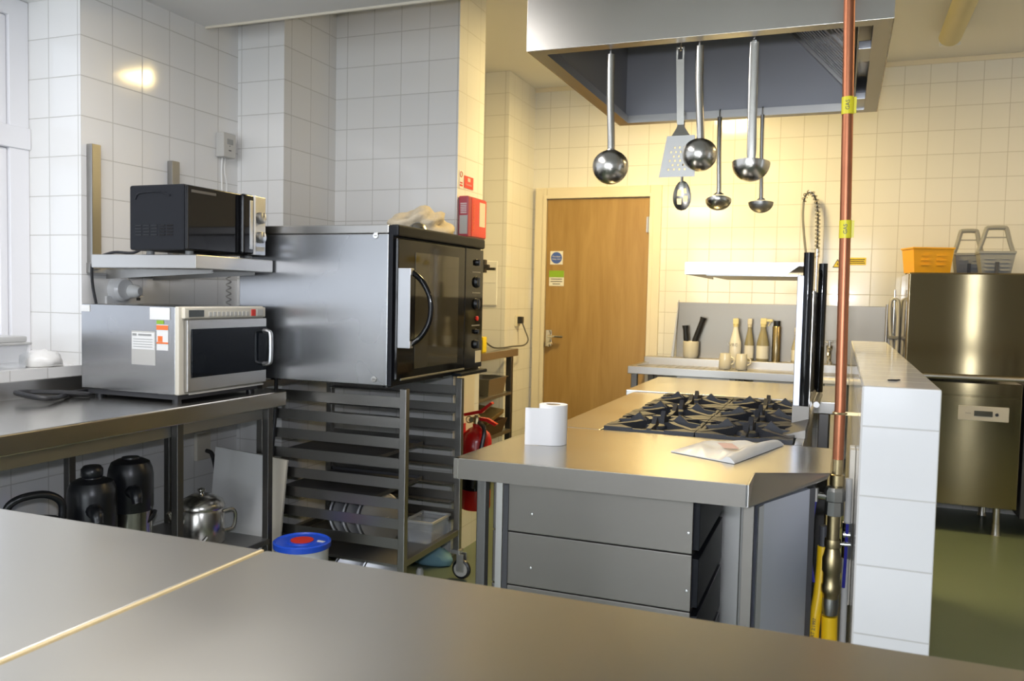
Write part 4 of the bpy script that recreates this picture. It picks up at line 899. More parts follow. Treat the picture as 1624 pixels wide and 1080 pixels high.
sh = MB().prism([(-0.502, 2.880, 1.388), (-0.175, 2.880, 1.388), (-0.118, 2.880, 1.430), (-0.502, 2.880, 1.428)], (0, 0.004, 0))
sh.box(-0.502, -0.118, 2.884, 3.54, 1.418, 1.430); sh.box(-0.502, -0.498, 2.88, 3.54, 1.388, 1.428); sh.box(-0.44, -0.13, 2.95, 3.50, 1.386, 1.392)
part(sh, 'plate_shelf', 'steel', o)

# worktop beyond the cooker
o = thing('worktop_table', 'stainless steel worktop at the far end of the island beyond the cooker', 'worktop', (-0.43, 3.93, 0))
part(B(-0.862, -0.003, 3.575, 4.27, 0.855, 0.905, 0.004), 'tabletop', 'steel_top', o)
for x in (-0.82, -0.05):
    for y in (3.62, 4.22): leg(o, x, y, 0, 0.856, 0.02)
part(B(-0.82, -0.05, 3.63, 4.20, 0.2, 0.225), 'lower_shelf', 'steel_dark', o)

# ------------------------------------------------------------------ things on the island
rx, ry, rr = -0.722, 2.165, 0.0385
o = thing('paper_roll', 'white paper roll with a loose end standing on the island', 'paper roll', (rx, ry, 0.9))
part(MB().lathe([(0.020, 0.0), (rr, 0.0), (rr, 0.108), (0.020, 0.108), (0.020, 0.0)], (rx, ry, 0.9006), seg=40), 'roll', 'paper', o)
part(MB().lathe([(0.0195, 0.001), (0.0195, 0.107)], (rx, ry, 0.9006), seg=24), 'cardboard_core', 'tan_lid', o)
sheet = MB(); pts = [(rx + rr * 1.01 * math.cos(t), ry + rr * 1.01 * math.sin(t)) for t in [PI * (-0.10 - 0.04 * i) for i in range(10)]]
pts += [(rx - 0.028, ry - 0.0435), (rx - 0.046, ry - 0.0495), (rx - 0.062, ry - 0.053)]
low = [sheet._v((x, y, 0.9006)) for x, y in pts]; hi = [sheet._v((x, y, 0.9006 + 0.106 - (0.0055 if i > 8 else 0))) for i, (x, y) in enumerate(pts)]
low2 = [sheet._v((x * 0.9995 + 0.0002, y - 0.0006, 0.9006)) for x, y in pts]; hi2 = [sheet._v((x * 0.9995 + 0.0002, y - 0.0006, 0.9006 + 0.106 - (0.0055 if i > 8 else 0))) for i, (x, y) in enumerate(pts)]
for i in range(len(pts) - 1):
    sheet.bm.faces.new([low[i], low[i + 1], hi[i + 1], hi[i]]); sheet.bm.faces.new([low2[i], hi2[i], hi2[i + 1], low2[i + 1]])
    sheet.bm.faces.new([hi[i], hi[i + 1], hi2[i + 1], hi2[i]])
sheet.bm.faces.new([low[-1], low2[-1], hi2[-1], hi[-1]])
part(sheet, 'loose_sheet', 'paper', o, smooth=60)

# flat plastic food bag
def bag(corners, nx=26, ny=18, h=0.016, seed=3):
    m = MB(); A, Bc, Cc, Dc = [Vector((*c, 0)) for c in corners]; rr_ = random.Random(seed)
    ph = [(rr_.uniform(6, 22), rr_.uniform(6, 22), rr_.uniform(0, 6)) for _ in range(7)]
    def P(u, v): return (A * (1 - u) + Bc * u) * (1 - v) + (Dc * (1 - u) + Cc * u) * v
    top_, bot = [], []
    for j in range(ny + 1):
        rt, rb = [], []
        for i in range(nx + 1):
            u, v = i / nx, j / ny; p = P(u, v)
            e = min(1, 5 * min(u, 1 - u)) * min(1, 5 * min(v, 1 - v))
            z = 0.0025 + h * e * (0.65 + 0.12 * sum(math.sin(a * u + b_ * v + c) for a, b_, c in ph))
            if u > 0.80: z += 0.012 * math.sin((u - 0.80) / 0.2 * PI)
            rt.append(m._v((p.x, p.y, 0.9012 + max(z, 0.002)))); rb.append(m._v((p.x, p.y, 0.9010)))
        top_.append(rt); bot.append(rb)
    for j in range(ny):
        for i in range(nx):
            m.bm.faces.new([top_[j][i], top_[j][i + 1], top_[j + 1][i + 1], top_[j + 1][i]])
            m.bm.faces.new([bot[j][i], bot[j + 1][i], bot[j + 1][i + 1], bot[j][i + 1]])
    for j in range(ny):
        m.bm.faces.new([top_[j][0], top_[j + 1][0], bot[j + 1][0], bot[j][0]]); m.bm.faces.new([top_[j][nx], bot[j][nx], bot[j + 1][nx], top_[j + 1][nx]])
    for i in range(nx):
        m.bm.faces.new([top_[0][i], bot[0][i], bot[0][i + 1], top_[0][i + 1]]); m.bm.faces.new([top_[ny][i], top_[ny][i + 1], bot[ny][i + 1], bot[ny][i]])
    return m
o = thing('plastic_bag', 'flat white plastic food bag with pale red print lying on the island', 'bag', (-0.28, 2.3, 0.9))
part(bag([(-0.403, 2.190), (-0.230, 2.102), (-0.135, 2.445), (-0.345, 2.395)]), 'bag_body', 'bag_white', o, smooth=60)
part(MB().obox((-0.262, 2.235, 0.9225), (0.040, 0.048, 0.001), (0.10, 0.05, 0.5)), 'red_print', 'pink_print', o)

# ------------------------------------------------------------------ extractor hood
HX0, HX1, HY0, HY1, HZ = -0.905, 0.097, 2.378, 3.505, 2.03
o = thing('extractor_hood', 'large stainless steel extractor hood above the cooker', 'extractor hood', (-0.4, 2.94, HZ))
sk = MB(); t = 0.004
sk.box(HX0, HX1, HY0, HY0 + t, HZ, ZC - 0.002, 0.001); sk.box(HX0, HX1, HY1 - t, HY1, HZ, ZC - 0.002, 0.001)
sk.box(HX0, HX0 + t, HY0 + t, HY1 - t, HZ, ZC - 0.002, 0.001); sk.box(HX1 - t, HX1, HY0 + t, HY1 - t, HZ, ZC - 0.002, 0.001)
part(sk, 'canopy', 'steel_hood', o)
g = MB(); gw = 0.048
g.box(HX0 + t, HX1 - t, HY0 + t, HY0 + gw, HZ, HZ + 0.004); g.box(HX0 + t, HX1 - t, HY1 - gw, HY1 - t, HZ, HZ + 0.004)
g.box(HX0 + t, HX0 + gw, HY0 + gw, HY1 - gw, HZ, HZ + 0.004); g.box(HX1 - gw, HX1 - t, HY0 + gw, HY1 - gw, HZ, HZ + 0.004)
for (x0, x1, y0, y1) in ((HX0 + gw - 0.003, HX1 - gw, HY0 + gw - 0.003, HY0 + gw), (HX0 + gw, HX1 - gw, HY1 - gw, HY1 - gw + 0.003), (HX0 + gw - 0.003, HX0 + gw, HY0 + gw, HY1 - gw), (HX1 - gw, HX1 - gw + 0.003, HY0 + gw, HY1 - gw)):
    g.box(x0, x1, y0, y1, HZ, HZ + 0.03)
part(g, 'gutter', 'steel', o)
ip = MB()
ip.box(HX0 + t, HX1 - t, HY1 - 0.030, HY1 - 0.026, HZ + 0.004, 2.56)
ip.box(HX0 + 0.03, HX0 + 0.034, HY0 + t, HY1 - 0.03, HZ + 0.004, 2.56)
ip.box(HX0 + t, HX1 - t, HY0 + t, HY1 - t, 2.56, 2.565)
part(ip, 'inner_lining', 'steel_matt', o)
# sloping bank of baffle filters
A0, A1 = Vector((-0.25, 0, 2.40)), Vector((0.012, 0, 2.115))
dn = (A1 - A0).normalized(); nn = Vector((dn.z, 0, -dn.x))
if nn.z > 0: nn = -nn
y0, y1 = HY0 + 0.05, HY1 - 0.034
fb = MB()
def slab(m, s0, s1, ya, yb, d0, d1):
    q = [A0 + dn * s0 + nn * d0, A0 + dn * s1 + nn * d0, A0 + dn * s1 + nn * d1, A0 + dn * s0 + nn * d1]
    m.prism([(p.x, ya, p.z) for p in q], (0, yb - ya, 0))
Lf = (A1 - A0).length
slab(fb, 0, Lf, y0, y1, 0.0, 0.004)
fr = part(fb, 'filter_bank', 'dark_grey', o)
e = MB(); slab(e, 0, Lf, y1 - 0.03, y1, 0.004, 0.024); slab(e, 0, Lf, y0, y0 + 0.03, 0.004, 0.024); slab(e, Lf - 0.02, Lf, y0, y1, 0.004, 0.024); slab(e, 0, 0.02, y0, y1, 0.004, 0.024); slab(e, 0, Lf, (y0 + y1) / 2 - 0.015, (y0 + y1) / 2 + 0.015, 0.004, 0.024)
part(e, 'filter_frame', 'steel', fr)
bf = MB(); n = 24
for k in range(n):
    ya = y0 + 0.035 + (y1 - y0 - 0.07) * k / n
    slab(bf, 0.02, Lf - 0.02, ya, ya + 0.022, 0.006, 0.016)
part(bf, 'baffles', 'steel', fr)
part(B(A1.x, HX1 - 0.03, y0, y1, 2.105, 2.115), 'filter_ledge', 'steel', o)
part(B(0.012, 0.016, y0, y1, HZ + 0.004, 2.115), 'ledge_front', 'steel_dark', o)
for ya in (2.66, 3.30):
    p = part(B(0.012, 0.050, ya, ya + 0.14, HZ + 0.006, HZ + 0.03, 0.002), 'grease_tray', 'alu', o)

# ------------------------------------------------------------------ hanging utensils
def hook(m, x, y, z):
    s = -1 if y < 3 else 1
    m.tube(bez([(x, y, z - 0.02), (x, y, HZ + 0.015), (x, y + s * 0.002, HZ + 0.028), (x, y + s * 0.008, HZ + 0.0345), (x, y + s * 0.014, HZ + 0.028), (x, y + s * 0.015, HZ + 0.014)], 4), 0.0028, 6)
def ladle(label, x, y, ztop, zneck, bx, bz, r, yaw, flat, tilt=0.15, mat='polished', deep=1.0, hw=0.011):
    """ladle hanging from (x,y,ztop); bowl centre (bx,bz)"""
    o = thing('ladle', label, 'ladle', (x, y, ztop), 'utensils hanging from the hood')
    m = MB(); hook(m, x, y, ztop)
    part(m, 'hook', 'chrome', o)
    pts = [Vector((x, y, ztop - 0.012)), Vector((x + (bx - x) * 0.3, y, ztop - (ztop - zneck) * 0.5)), Vector((bx, y, zneck + 0.02)), Vector((bx, y + 0.0, zneck - 0.015))]
    c = bez(pts, 8); h = MB(); secs = []
    for i, p in enumerate(c):
        k = i / (len(c) - 1)
        w = hw * (0.95 if k < 0.72 else 0.95 - (k - 0.72) * 1.0) if flat else hw * 0.62
        d = 0.0022 if flat else hw * 0.55
        if k > 0.88: w = hw * 1.5 * (k - 0.88) / 0.12 + w * (1 - (k - 0.88) / 0.12)
        d = max(d, 0.0035); q_ = 0.55 if flat else 1.0
        secs.append([h._v((p.x + w * math.copysign(abs(math.cos(t_)) ** q_, math.cos(t_)), p.y + d * math.sin(t_), p.z)) for t_ in [2 * PI * m_ / 12 for m_ in range(12)]])
    for a, b_ in zip(secs[:-1], secs[1:]): h.bridge(a, b_)
    h.bm.faces.new(secs[0][::-1]); h.bm.faces.new(secs[-1])
    part(h, 'handle', mat, o, smooth=50)
    if flat:
        part(MB().torus((x, y - 0.0005, ztop - 0.012), (0, 1, 0), 0.006, 0.0025, 16, 6), 'hanging_eye', 'chrome', o)
    ax = Matrix.Rotation(yaw, 3, 'Z') @ Vector((0, -math.sin(tilt), -math.cos(tilt)))  # towards the bowl bottom
    prof = []
    for i in range(9):
        a = PI / 2 * i / 8; prof.append((r * math.cos(a), r * deep * math.sin(a)))
    inner = [(q[0] * 0.955, q[1] * 0.955) for q in prof[::-1]]
    bw = MB().lathe(prof + inner[0:] + [(r, 0)], (bx, y, bz), ax, 32)
    part(bw, 'bowl', mat, o)
    return o
ladle('leftmost large steel ladle hanging at the front of the hood', -0.660, 2.432, 2.028, 1.745, -0.652, 1.690, 0.053, 0.25, False, 0.95, hw=0.018)
ladle('middle large steel ladle at the hood front, overlapping the slotted turner', -0.402, 2.432, 2.030, 1.755, -0.392, 1.715, 0.049, 0.1, False, 0.95, hw=0.018)
ladle('deep steel ladle with a long flat handle, rightmost at the hood front', -0.253, 2.432, 2.028, 1.702, -0.250, 1.685, 0.052, -0.2, True, 0.12, hw=0.0135)
ladle('small ladle with a thin round handle at the hood back, left of the deep ladle', -0.482, 3.45, 2.044, 1.740, -0.476, 1.702, 0.051, 0.15, False, 0.28, hw=0.015, deep=0.75)
ladle('dark small ladle hanging at the back of the hood, behind the deep ladle', -0.318, 3.45, 2.044, 1.715, -0.312, 1.690, 0.048, 0, False, 0.05, mat='steel_dark', hw=0.012, deep=0.85)
# slotted turner
o = thing('slotted_turner', 'steel slotted turner with a wide perforated blade at the hood front', 'turner', (-0.455, 2.44, 2.03), 'utensils hanging from the hood')
m = MB(); m.tube([(-0.456, 2.44, 2.012), (-0.456, 2.438, 2.050), (-0.456, 2.412, 2.0605), (-0.456, 2.3965, 2.0605), (-0.456, 2.389, 2.050), (-0.456, 2.388, 2.030)], 0.0028, 6); part(m, 'hook', 'chrome', o)
m = MB(); m.box(-0.468, -0.463, 2.438, 2.442, 1.985, 2.022); m.box(-0.450, -0.445, 2.438, 2.442, 1.985, 2.022); m.box(-0.468, -0.445, 2.438, 2.442, 2.018, 2.024, 0.001)
m.prism([(-0.468, 2.438, 1.987), (-0.445, 2.438, 1.987), (-0.440, 2.438, 1.80), (-0.460, 2.438, 1.80)], (0, 0.004, 0))
m.prism([(-0.458, 2.438, 1.80), (-0.441, 2.438, 1.80), (-0.436, 2.437, 1.79), (-0.420, 2.430, 1.766), (-0.474, 2.430, 1.766), (-0.461, 2.437, 1.79)], (0, 0.004, 0))
part(m, 'handle', 'polished', o, smooth=30)
# blade built as a sheet with real holes
bl = MB(); nx, nz = 19, 19; bx0, bx1, bz0, bz1 = -0.486, -0.406, 1.648, 1.767
def bp(i, k, yy):
    u, v = i / nx, k / nz; x = (bx0 * (1 - u) + bx1 * u) - (1 - v) * 0.008 + (1 - v) * (u - .5) * 0.012 * 2; return (x, yy - 0.004 * (1 - v) , bz0 * (1 - v) + bz1 * v)
hol = {(i, k) for i in range(4, 16) for k in range(3, 15) if (i - 4) % 3 == 0 and (k - 3) % 4 == 0} | {(i, k) for i in range(5, 15) for k in range(5, 14) if (i - 5) % 3 == 1 and (k - 5) % 4 == 0}
gf = [[bl._v(bp(i, k, 2.430)) for k in range(nz + 1)] for i in range(nx + 1)]; gb = [[bl._v(bp(i, k, 2.4318)) for k in range(nz + 1)] for i in range(nx + 1)]
for i in range(nx):
    for k in range(nz):
        if (i, k) in hol: continue
        bl.bm.faces.new([gf[i][k], gf[i + 1][k], gf[i + 1][k + 1], gf[i][k + 1]]); bl.bm.faces.new([gb[i][k], gb[i][k + 1], gb[i + 1][k + 1], gb[i + 1][k]])
part(bl, 'perforated_blade', 'steel_dark', o, smooth=60)
o.location += Vector((-0.006, 0.028, 0.008))
# slotted spoon at the back
o = thing('slotted_spoon', 'slotted spoon showing below the slotted turner, at the back of the hood', 'spoon', (-0.62, 3.43, 2.03), 'utensils hanging from the hood')
m = MB(); hook(m, -0.622, 3.43, 2.03); part(m, 'hook', 'chrome', o)
part(MB().tube([(-0.622, 3.43, 2.02), (-0.622, 3.43, 1.85), (-0.621, 3.43, 1.775)], [0.006, 0.005, 0.006], 8), 'handle', 'polished', o)
sp = MB(); n1, n2 = 20, 24; sv = {}
for i in range(n1 + 1):
    for k in range(n2 + 1):
        u, v = (i / n1 - .5) * 2, (k / n2 - .5) * 2
        sv[i, k] = (u, v)
vv = {}
def spv(i, k):
    if (i, k) not in vv:
        u, v = sv[i, k]; wv = math.sqrt(max(0.0, 1 - v * v)) * (1 - 0.12 * v)
        x = u * wv * 0.036; z = v * 0.060; vv[i, k] = sp._v((-0.619 + x, 3.43 + 0.012 * (1 - u * u * 0.9) * (1 - v * v), 1.722 + z))
    return vv[i, k]
sl = {(i, k) for i in range(4, 9) for k in range(5, 10)} | {(i, k) for i in range(11, 16) for k in range(7, 12)} | {(i, k) for i in range(4, 9) for k in range(12, 17)} | {(i, k) for i in range(11, 15) for k in range(14, 18)}
for i in range(n1):
    for k in range(n2):
        if (i, k) in sl: continue
        try: sp.bm.faces.new([spv(i, k), spv(i + 1, k), spv(i + 1, k + 1), spv(i, k + 1)])
        except ValueError: pass
bmesh.ops.remove_doubles(sp.bm, verts=sp.bm.verts, dist=1e-5)
bmesh.ops.solidify(sp.bm, geom=sp.bm.faces[:], thickness=0.0015)
part(sp, 'slotted_bowl', 'polished', o, smooth=60)

# ------------------------------------------------------------------ copper gas pipe, valves, hoses
o = thing('gas_pipe', 'upright copper gas pipe with yellow tape bands in front of the hood', 'pipe', (0.0, 2.13, 0.92))
part(MB().tube([(0.006, 2.13, 0.905), (0.006, 2.13, 1.06), (0.001, 2.13, 1.46), (-0.005, 2.13, 1.76), (-0.011, 2.13, 2.00), (-0.011, 2.13, ZC - 0.002)], 0.0125, 16), 'pipe_run', 'copper', o)
for (x, z, h_) in ((-0.005, 1.761, 0.040), (0.001, 1.474, 0.042)):
    tp = part(MB().cyl((x, 2.13, z - h_ / 2), (x - 0.0005, 2.13, z + h_ / 2), 0.0137, seg=20).box(x + 0.012, x + 0.019, 2.129, 2.1305, z - h_ / 2 + 0.002, z + h_ / 2), 'tape_band', 'yellow_tape', o, label='yellow tape band')
    part(MB().text('GAS', (x, 2.13 - 0.0142, z), (0, 0, 1), (-1, 0, 0), 0.009), 'lettering', 'dark_grey', tp)
part(MB().box(0.004, 0.052, 2.126, 2.134, 1.036, 1.044).torus((0.006, 2.13, 1.04), (0, 0, 1), 0.0145, 0.003, 20, 6), 'pipe_clip', 'brass', o)
o = thing('gas_valve', 'tarnished brass and steel gas valve stack between the island and low wall', 'valve', (0.002, 2.10, 0.6))
vx, vy = 0.002, 2.11
m = MB()
m.lathe([(0.009, 0.93), (0.012, 0.93), (0.012, 0.895), (0.0165, 0.893), (0.0165, 0.868), (0.012, 0.866), (0.0, 0.866)], (vx + 0.004, vy + 0.015, 0), seg=20)
part(m, 'compression_joint', 'brass', o)
part(MB().lathe([(0.0, 0.868), (0.020, 0.866), (0.024, 0.858), (0.024, 0.835), (0.020, 0.832), (0.021, 0.800), (0.016, 0.798), (0, 0.796)], (vx, vy, 0), seg=8), 'union_nut', 'iron_pipe', o, smooth=20)
part(MB().cyl((vx, vy, 0.800), (vx, vy, 0.715), 0.0145).lathe([(0.018, 0.742), (0.019, 0.735), (0.019, 0.73), (0.018, 0.722)], (vx, vy, 0)), 'pipe_nipple', 'brass', o)
part(MB().lathe([(0.0, 0.722), (0.016, 0.72), (0.019, 0.705), (0.022, 0.695), (0.022, 0.665), (0.0195, 0.66), (0.0195, 0.635), (0.022, 0.63), (0.022, 0.615), (0.019, 0.610), (0.018, 0.600), (0, 0.60)], (vx, vy, 0), seg=24), 'regulator', 'brass', o)
part(MB().lathe([(0, 0.602), (0.018, 0.60), (0.019, 0.58), (0.016, 0.56), (0, 0.55)], (vx, vy, 0), seg=24), 'hose_ferrule', 'iron_pipe', o)
part(MB().cyl((vx - 0.02, vy - 0.005, 0.842), (vx - 0.05, vy - 0.008, 0.845), 0.008).cyl((vx - 0.045, vy - 0.008, 0.830), (vx - 0.045, vy - 0.008, 0.862), 0.010).cyl((vx + 0.018, vy - 0.005, 0.733), (vx + 0.040, vy - 0.008, 0.735), 0.005), 'lever_tap', 'chrome', o)
h1 = solo(MB().tube(bez([(vx, vy, 0.556), (vx + 0.001, vy, 0.50), (vx + 0.003, vy - 0.003, 0.40), (vx + 0.002, vy, 0.25), (vx + 0.000, vy + 0.03, 0.10), (vx - 0.002, vy + 0.13, 0.020)], 8), 0.0185, 14), 'gas_hose', 'yellow_hose', 'thick yellow gas hose below the valve stack, right-hand of the two', 'hose', (vx, vy, 0.3), 'yellow gas hoses')
o = thing('gas_hose', 'printed yellow gas hose left of the valve stack', 'hose', (-0.026, 2.125, 0.4), 'yellow gas hoses')
hp = bez([(-0.019, 2.135, 0.715), (-0.020, 2.130, 0.66), (-0.024, 2.120, 0.60), (-0.031, 2.110, 0.54), (-0.033, 2.108, 0.47), (-0.032, 2.112, 0.32), (-0.036, 2.13, 0.10), (-0.040, 2.17, 0.016)], 8)
part(MB().tube(hp, 0.0135, 14), 'hose_body', 'yellow_hose', o)
part(MB().text('PART 2:1997', (-0.0330, 2.108 - 0.0142, 0.520), (0.08, 0, 1), (-1, 0, 0.08), 0.008), 'lettering', 'dark_grey', o)
part(MB().cyl((-0.019, 2.135, 0.712), (-0.019, 2.135, 0.765), 0.010), 'hose_end', 'dark_grey', o)
solo(MB().tube(bez([(-0.040, 2.095, 0.83), (-0.046, 2.085, 0.76), (-0.044, 2.082, 0.69), (-0.036, 2.085, 0.64)], 6), 0.0035, 6), 'wire', 'blue_wire', 'thin dark blue wire beside the end panel of the island', 'cable', (-0.044, 2.085, 0.72))
o = thing('pipe_bundle', 'grey pipe with a blue handled stop tap beside the low wall', 'pipe', (0.034, 2.15, 0))
part(MB().cyl((0.033, 2.16, 0.0), (0.033, 2.16, 0.88), 0.008), 'pipe', 'grey_sign', o)
part(MB().cyl((0.025, 2.14, 0.748), (0.040, 2.14, 0.748), 0.009).cyl((0.033, 2.15, 0.69), (0.033, 2.15, 0.775), 0.011), 'stop_tap', 'chrome', o)
part(MB().tube([(0.033, 2.135, 0.775), (0.032, 2.135, 0.70), (0.030, 2.137, 0.62)], 0.004, 6), 'blue_handle', 'blue_wire', o)
o = thing('trunking', 'two cream plastic trunking strips on the low wall side', 'trunking', (0.04, 2.3, 0.0))
part(B(0.0335, 0.0465, 2.22, 2.25, 0.55, 0.94, 0.002), 'strip', 'cream', o)
part(B(0.0335, 0.0465, 2.27, 2.30, 0.55, 0.94, 0.002), 'strip', 'cream', o)
solo(B(-0.004, 0.012, 2.20, 2.235, 0.30, 0.86, 0.002), 'pipe_cover', 'cream', 'tall cream pipe cover behind the yellow hoses', 'cover', (0.004, 2.22, 0.3))
solo(MB().tube(arc((0.118, 2.10, 1.1275), (1, 0, 0), (0, 1, 0), 0.0075, 0, 1.9 * PI, 14), 0.0016, 6).tube([(0.105, 2.09, 1.1278), (0.131, 2.112, 1.1278)], 0.0016, 6), 'wire_clip', 'cable', 'tiny dark wire clip lying on top of the low tiled wall', 'clip', (0.118, 2.10, 1.126))
# ------------------------------------------------------------------ sink unit along the back wall
o = thing('sink_unit', 'stainless steel sink unit with splashback along the back wall', 'sink', (-0.5, 5.68, 0))
SX0, SX1, SY0, SY1, SZ = -1.29, 0.31, 5.38, 5.985, 0.862
tp = MB()
tp.box(SX0, SX1, SY0, SY0 + 0.035, SZ - 0.050, SZ, 0.004); tp.box(SX0, SX0 + 0.035, SY0, SY1, SZ - 0.05, SZ, 0.004); tp.box(SX1 - 0.035, SX1, SY0, SY1, SZ - 0.05, SZ, 0.004)
tp.box(SX0 + 0.03, SX1 - 0.03, SY0 + 0.03, SY1, SZ - 0.030, SZ - 0.018)
tp.box(SX0, SX1, SY1 - 0.12, SY1, SZ - 0.03, SZ + 0.035, 0.006)
part(tp, 'sink_top', 'steel', o)
gr = MB()
for k in range(14): gr.box(SX0 + 0.12 + k * 0.045, SX0 + 0.135 + k * 0.045, SY0 + 0.06, SY1 - 0.15, SZ - 0.019, SZ - 0.014, 0.002)
part(gr, 'drainer_ribs', 'steel', o)
bw = MB(); tub(bw, (-0.30, 5.62, 0.62), 0.20, 0.18, 0.225, 0.004, 0.92); part(bw, 'basin', 'steel', o)
part(B(-1.085, SX1, SY1 - 0.006, SY1 + 0.0145, SZ + 0.03, 1.285, 0.002), 'splashback', 'steel_splash', o)
for x in (SX0 + 0.04, -0.62, SX1 - 0.04):
    for y in (SY0 + 0.035, SY1 - 0.05): leg(o, x, y, 0, SZ - 0.045, 0.02)
part(B(-0.98, -0.64, SY0 + 0.08, SY0 + 0.10, SZ - 0.09, SZ - 0.05), 'under_rail', 'steel_dark', o)
part(B(-1.23, SX1 - 0.04, SY0 + 0.05, SY1 - 0.06, 0.25, 0.275), 'lower_shelf', 'steel_dark', o)
Zs = SZ + 0.0355
# things on the sink ledge
o = thing('utensil_pot', 'white pot with two black handled tools on the sink ledge', 'pot', (-0.972, 5.92, Zs))
part(MB().lathe([(0, 0), (0.045, 0), (0.053, 0.02), (0.056, 0.115), (0.052, 0.117), (0.048, 0.02), (0, 0.012)], (-0.972, 5.92, Zs), seg=28), 'pot_body', 'ceramic', o)
for (dx, tx, lz, lab) in ((-0.08, -0.045, 0.225, 'upright black handled tool standing in the white pot'), (-0.04, 0.080, 0.285, 'black handled tool leaning right in the white pot')):
    a_ = Vector((-0.972 + dx * 0.3, 5.92, Zs + 0.014)); b_ = Vector((-0.972 + tx, 5.925, Zs + lz)); d_ = (b_ - a_).normalized()
    oo = thing('kitchen_tool', lab, 'utensil', a_)
    part(MB().cyl(a_ + d_ * 0.004, a_ + d_ * 0.10, 0.006), 'shank', 'polished', oo)
    part(MB().tube([a_ + d_ * 0.09, a_ + d_ * 0.12, b_ - d_ * 0.03, b_ - d_ * 0.010, b_], [0.014, 0.019, 0.017, 0.021, 0.022], 10), 'handle', 'black_plastic', oo)
solo(MB().prism([(-1.110, 5.92, Zs + 0.001), (-1.092, 5.92, Zs + 0.001), (-1.072, 5.966, 1.30), (-1.076, 5.966, 1.30)], (0, 0.01, 0)), 'thin_tray', 'steel_dark', 'thin dark tray standing on edge at the left end of the splashback', 'tray', (-1.09, 5.95, Zs))
def spray(x, y, z, h, r, label, body, head, lab=None, turn=1, trigger=True, face=1):
    o = thing('spray_bottle', label, 'bottle', (x, y, z), 'bottles along the sink ledge')
    part(MB().lathe([(0, 0), (r, 0), (r * 1.04, 0.01), (r * 1.02, h * 0.42), (r * 0.72, h * 0.58), (r * 0.45, h * 0.74), (r * 0.40, h * 0.82), (0, h * 0.82)], (x, y, z), seg=28), 'bottle_body', body, o)
    m = MB(); m.cyl((x, y, z + h * 0.80), (x, y, z + h * 0.86), r * 0.46)
    m.box(x - r * 0.42 * 1.2, x + r * 0.42 * 1.2, y - r * 0.3, y + r * 0.3, z + h * 0.86, z + h, 0.004)
    if trigger:
        m.box(x, x + turn * r * 1.5, y - r * 0.22, y + r * 0.22, z + h * 0.92, z + h * 0.985, 0.004)
        m.obox((x + turn * r * 0.95, y, z + h * 0.875), (0.006, r * 0.3, h * 0.12), (0, 0.5 * turn, 0), 0.001)
    part(m, 'spray_head', head, o)
    if lab: part(MB().lathe([(r * 1.05, h * 0.06), (r * 1.05, h * 0.36)], (x, y, z), seg=28), 'label', lab, o)
    return o
b1 = spray(-0.668, 5.90, Zs, 0.285, 0.038, 'white spray bottle with printed label behind the cream jugs', 'white_gloss', 'pale_yellow', trigger=False)
part(MB().text('WRC', (-0.682, 5.90 - 0.040, Zs + 0.105), (1, 0, 0), (0, 0, 1), 0.022), 'lettering', 'grey_plastic', b1)
spray(-0.578, 5.925, Zs, 0.285, 0.030, 'clear spray bottle with a white label, second from the left', 'bottle_amber', 'cream', 'white_gloss', trigger=False)
spray(-0.488, 5.92, Zs, 0.29, 0.040, 'olive spray bottle with a pale yellow trigger head', 'bottle_amber', 'pale_yellow', 'label_white', turn=1)
spray(-0.272, 5.92, Zs, 0.235, 0.030, 'small clear spray bottle partly behind the black cooker uprights', 'bottle_clear', 'cream', 'label_white', trigger=False)
o = thing('aerosol_can', 'tall brown metal can with a black cap, right of the spray bottles', 'can', (-0.402, 5.925, Zs))
part(MB().lathe([(0, 0), (0.027, 0), (0.028, 0.005), (0.028, 0.235), (0.024, 0.240), (0, 0.240)], (-0.402, 5.925, Zs), seg=28), 'can_body', 'gold_can', o)
part(MB().lathe([(0.022, 0.238), (0.023, 0.242), (0.022, 0.276), (0, 0.277)], (-0.402, 5.925, Zs), seg=24), 'cap', 'black_plastic', o)
for i, (x, lab) in enumerate(((-0.708, 'left cream ceramic jug on the sink drainer in front of the white bottle'), (-0.602, 'right cream ceramic jug on the sink drainer, with handle'))):
    o = thing('ceramic_jug', lab, 'jug', (x, 5.70, SZ - 0.0175))
    z = SZ - 0.0135
    part(MB().lathe([(0, 0), (0.036, 0), (0.040, 0.01), (0.038, 0.07), (0.034, 0.105), (0.031, 0.105), (0.034, 0.07), (0.036, 0.012), (0, 0.008)], (x, 5.70, z), seg=28), 'jug_body', 'ceramic', o)
    part(MB().tube(arc((x + 0.036, 5.70, z + 0.055), (1, 0, 0), (0, 0, 1), 0.024, -PI / 2, PI / 2, 8), 0.005, 8), 'handle', 'ceramic', o)
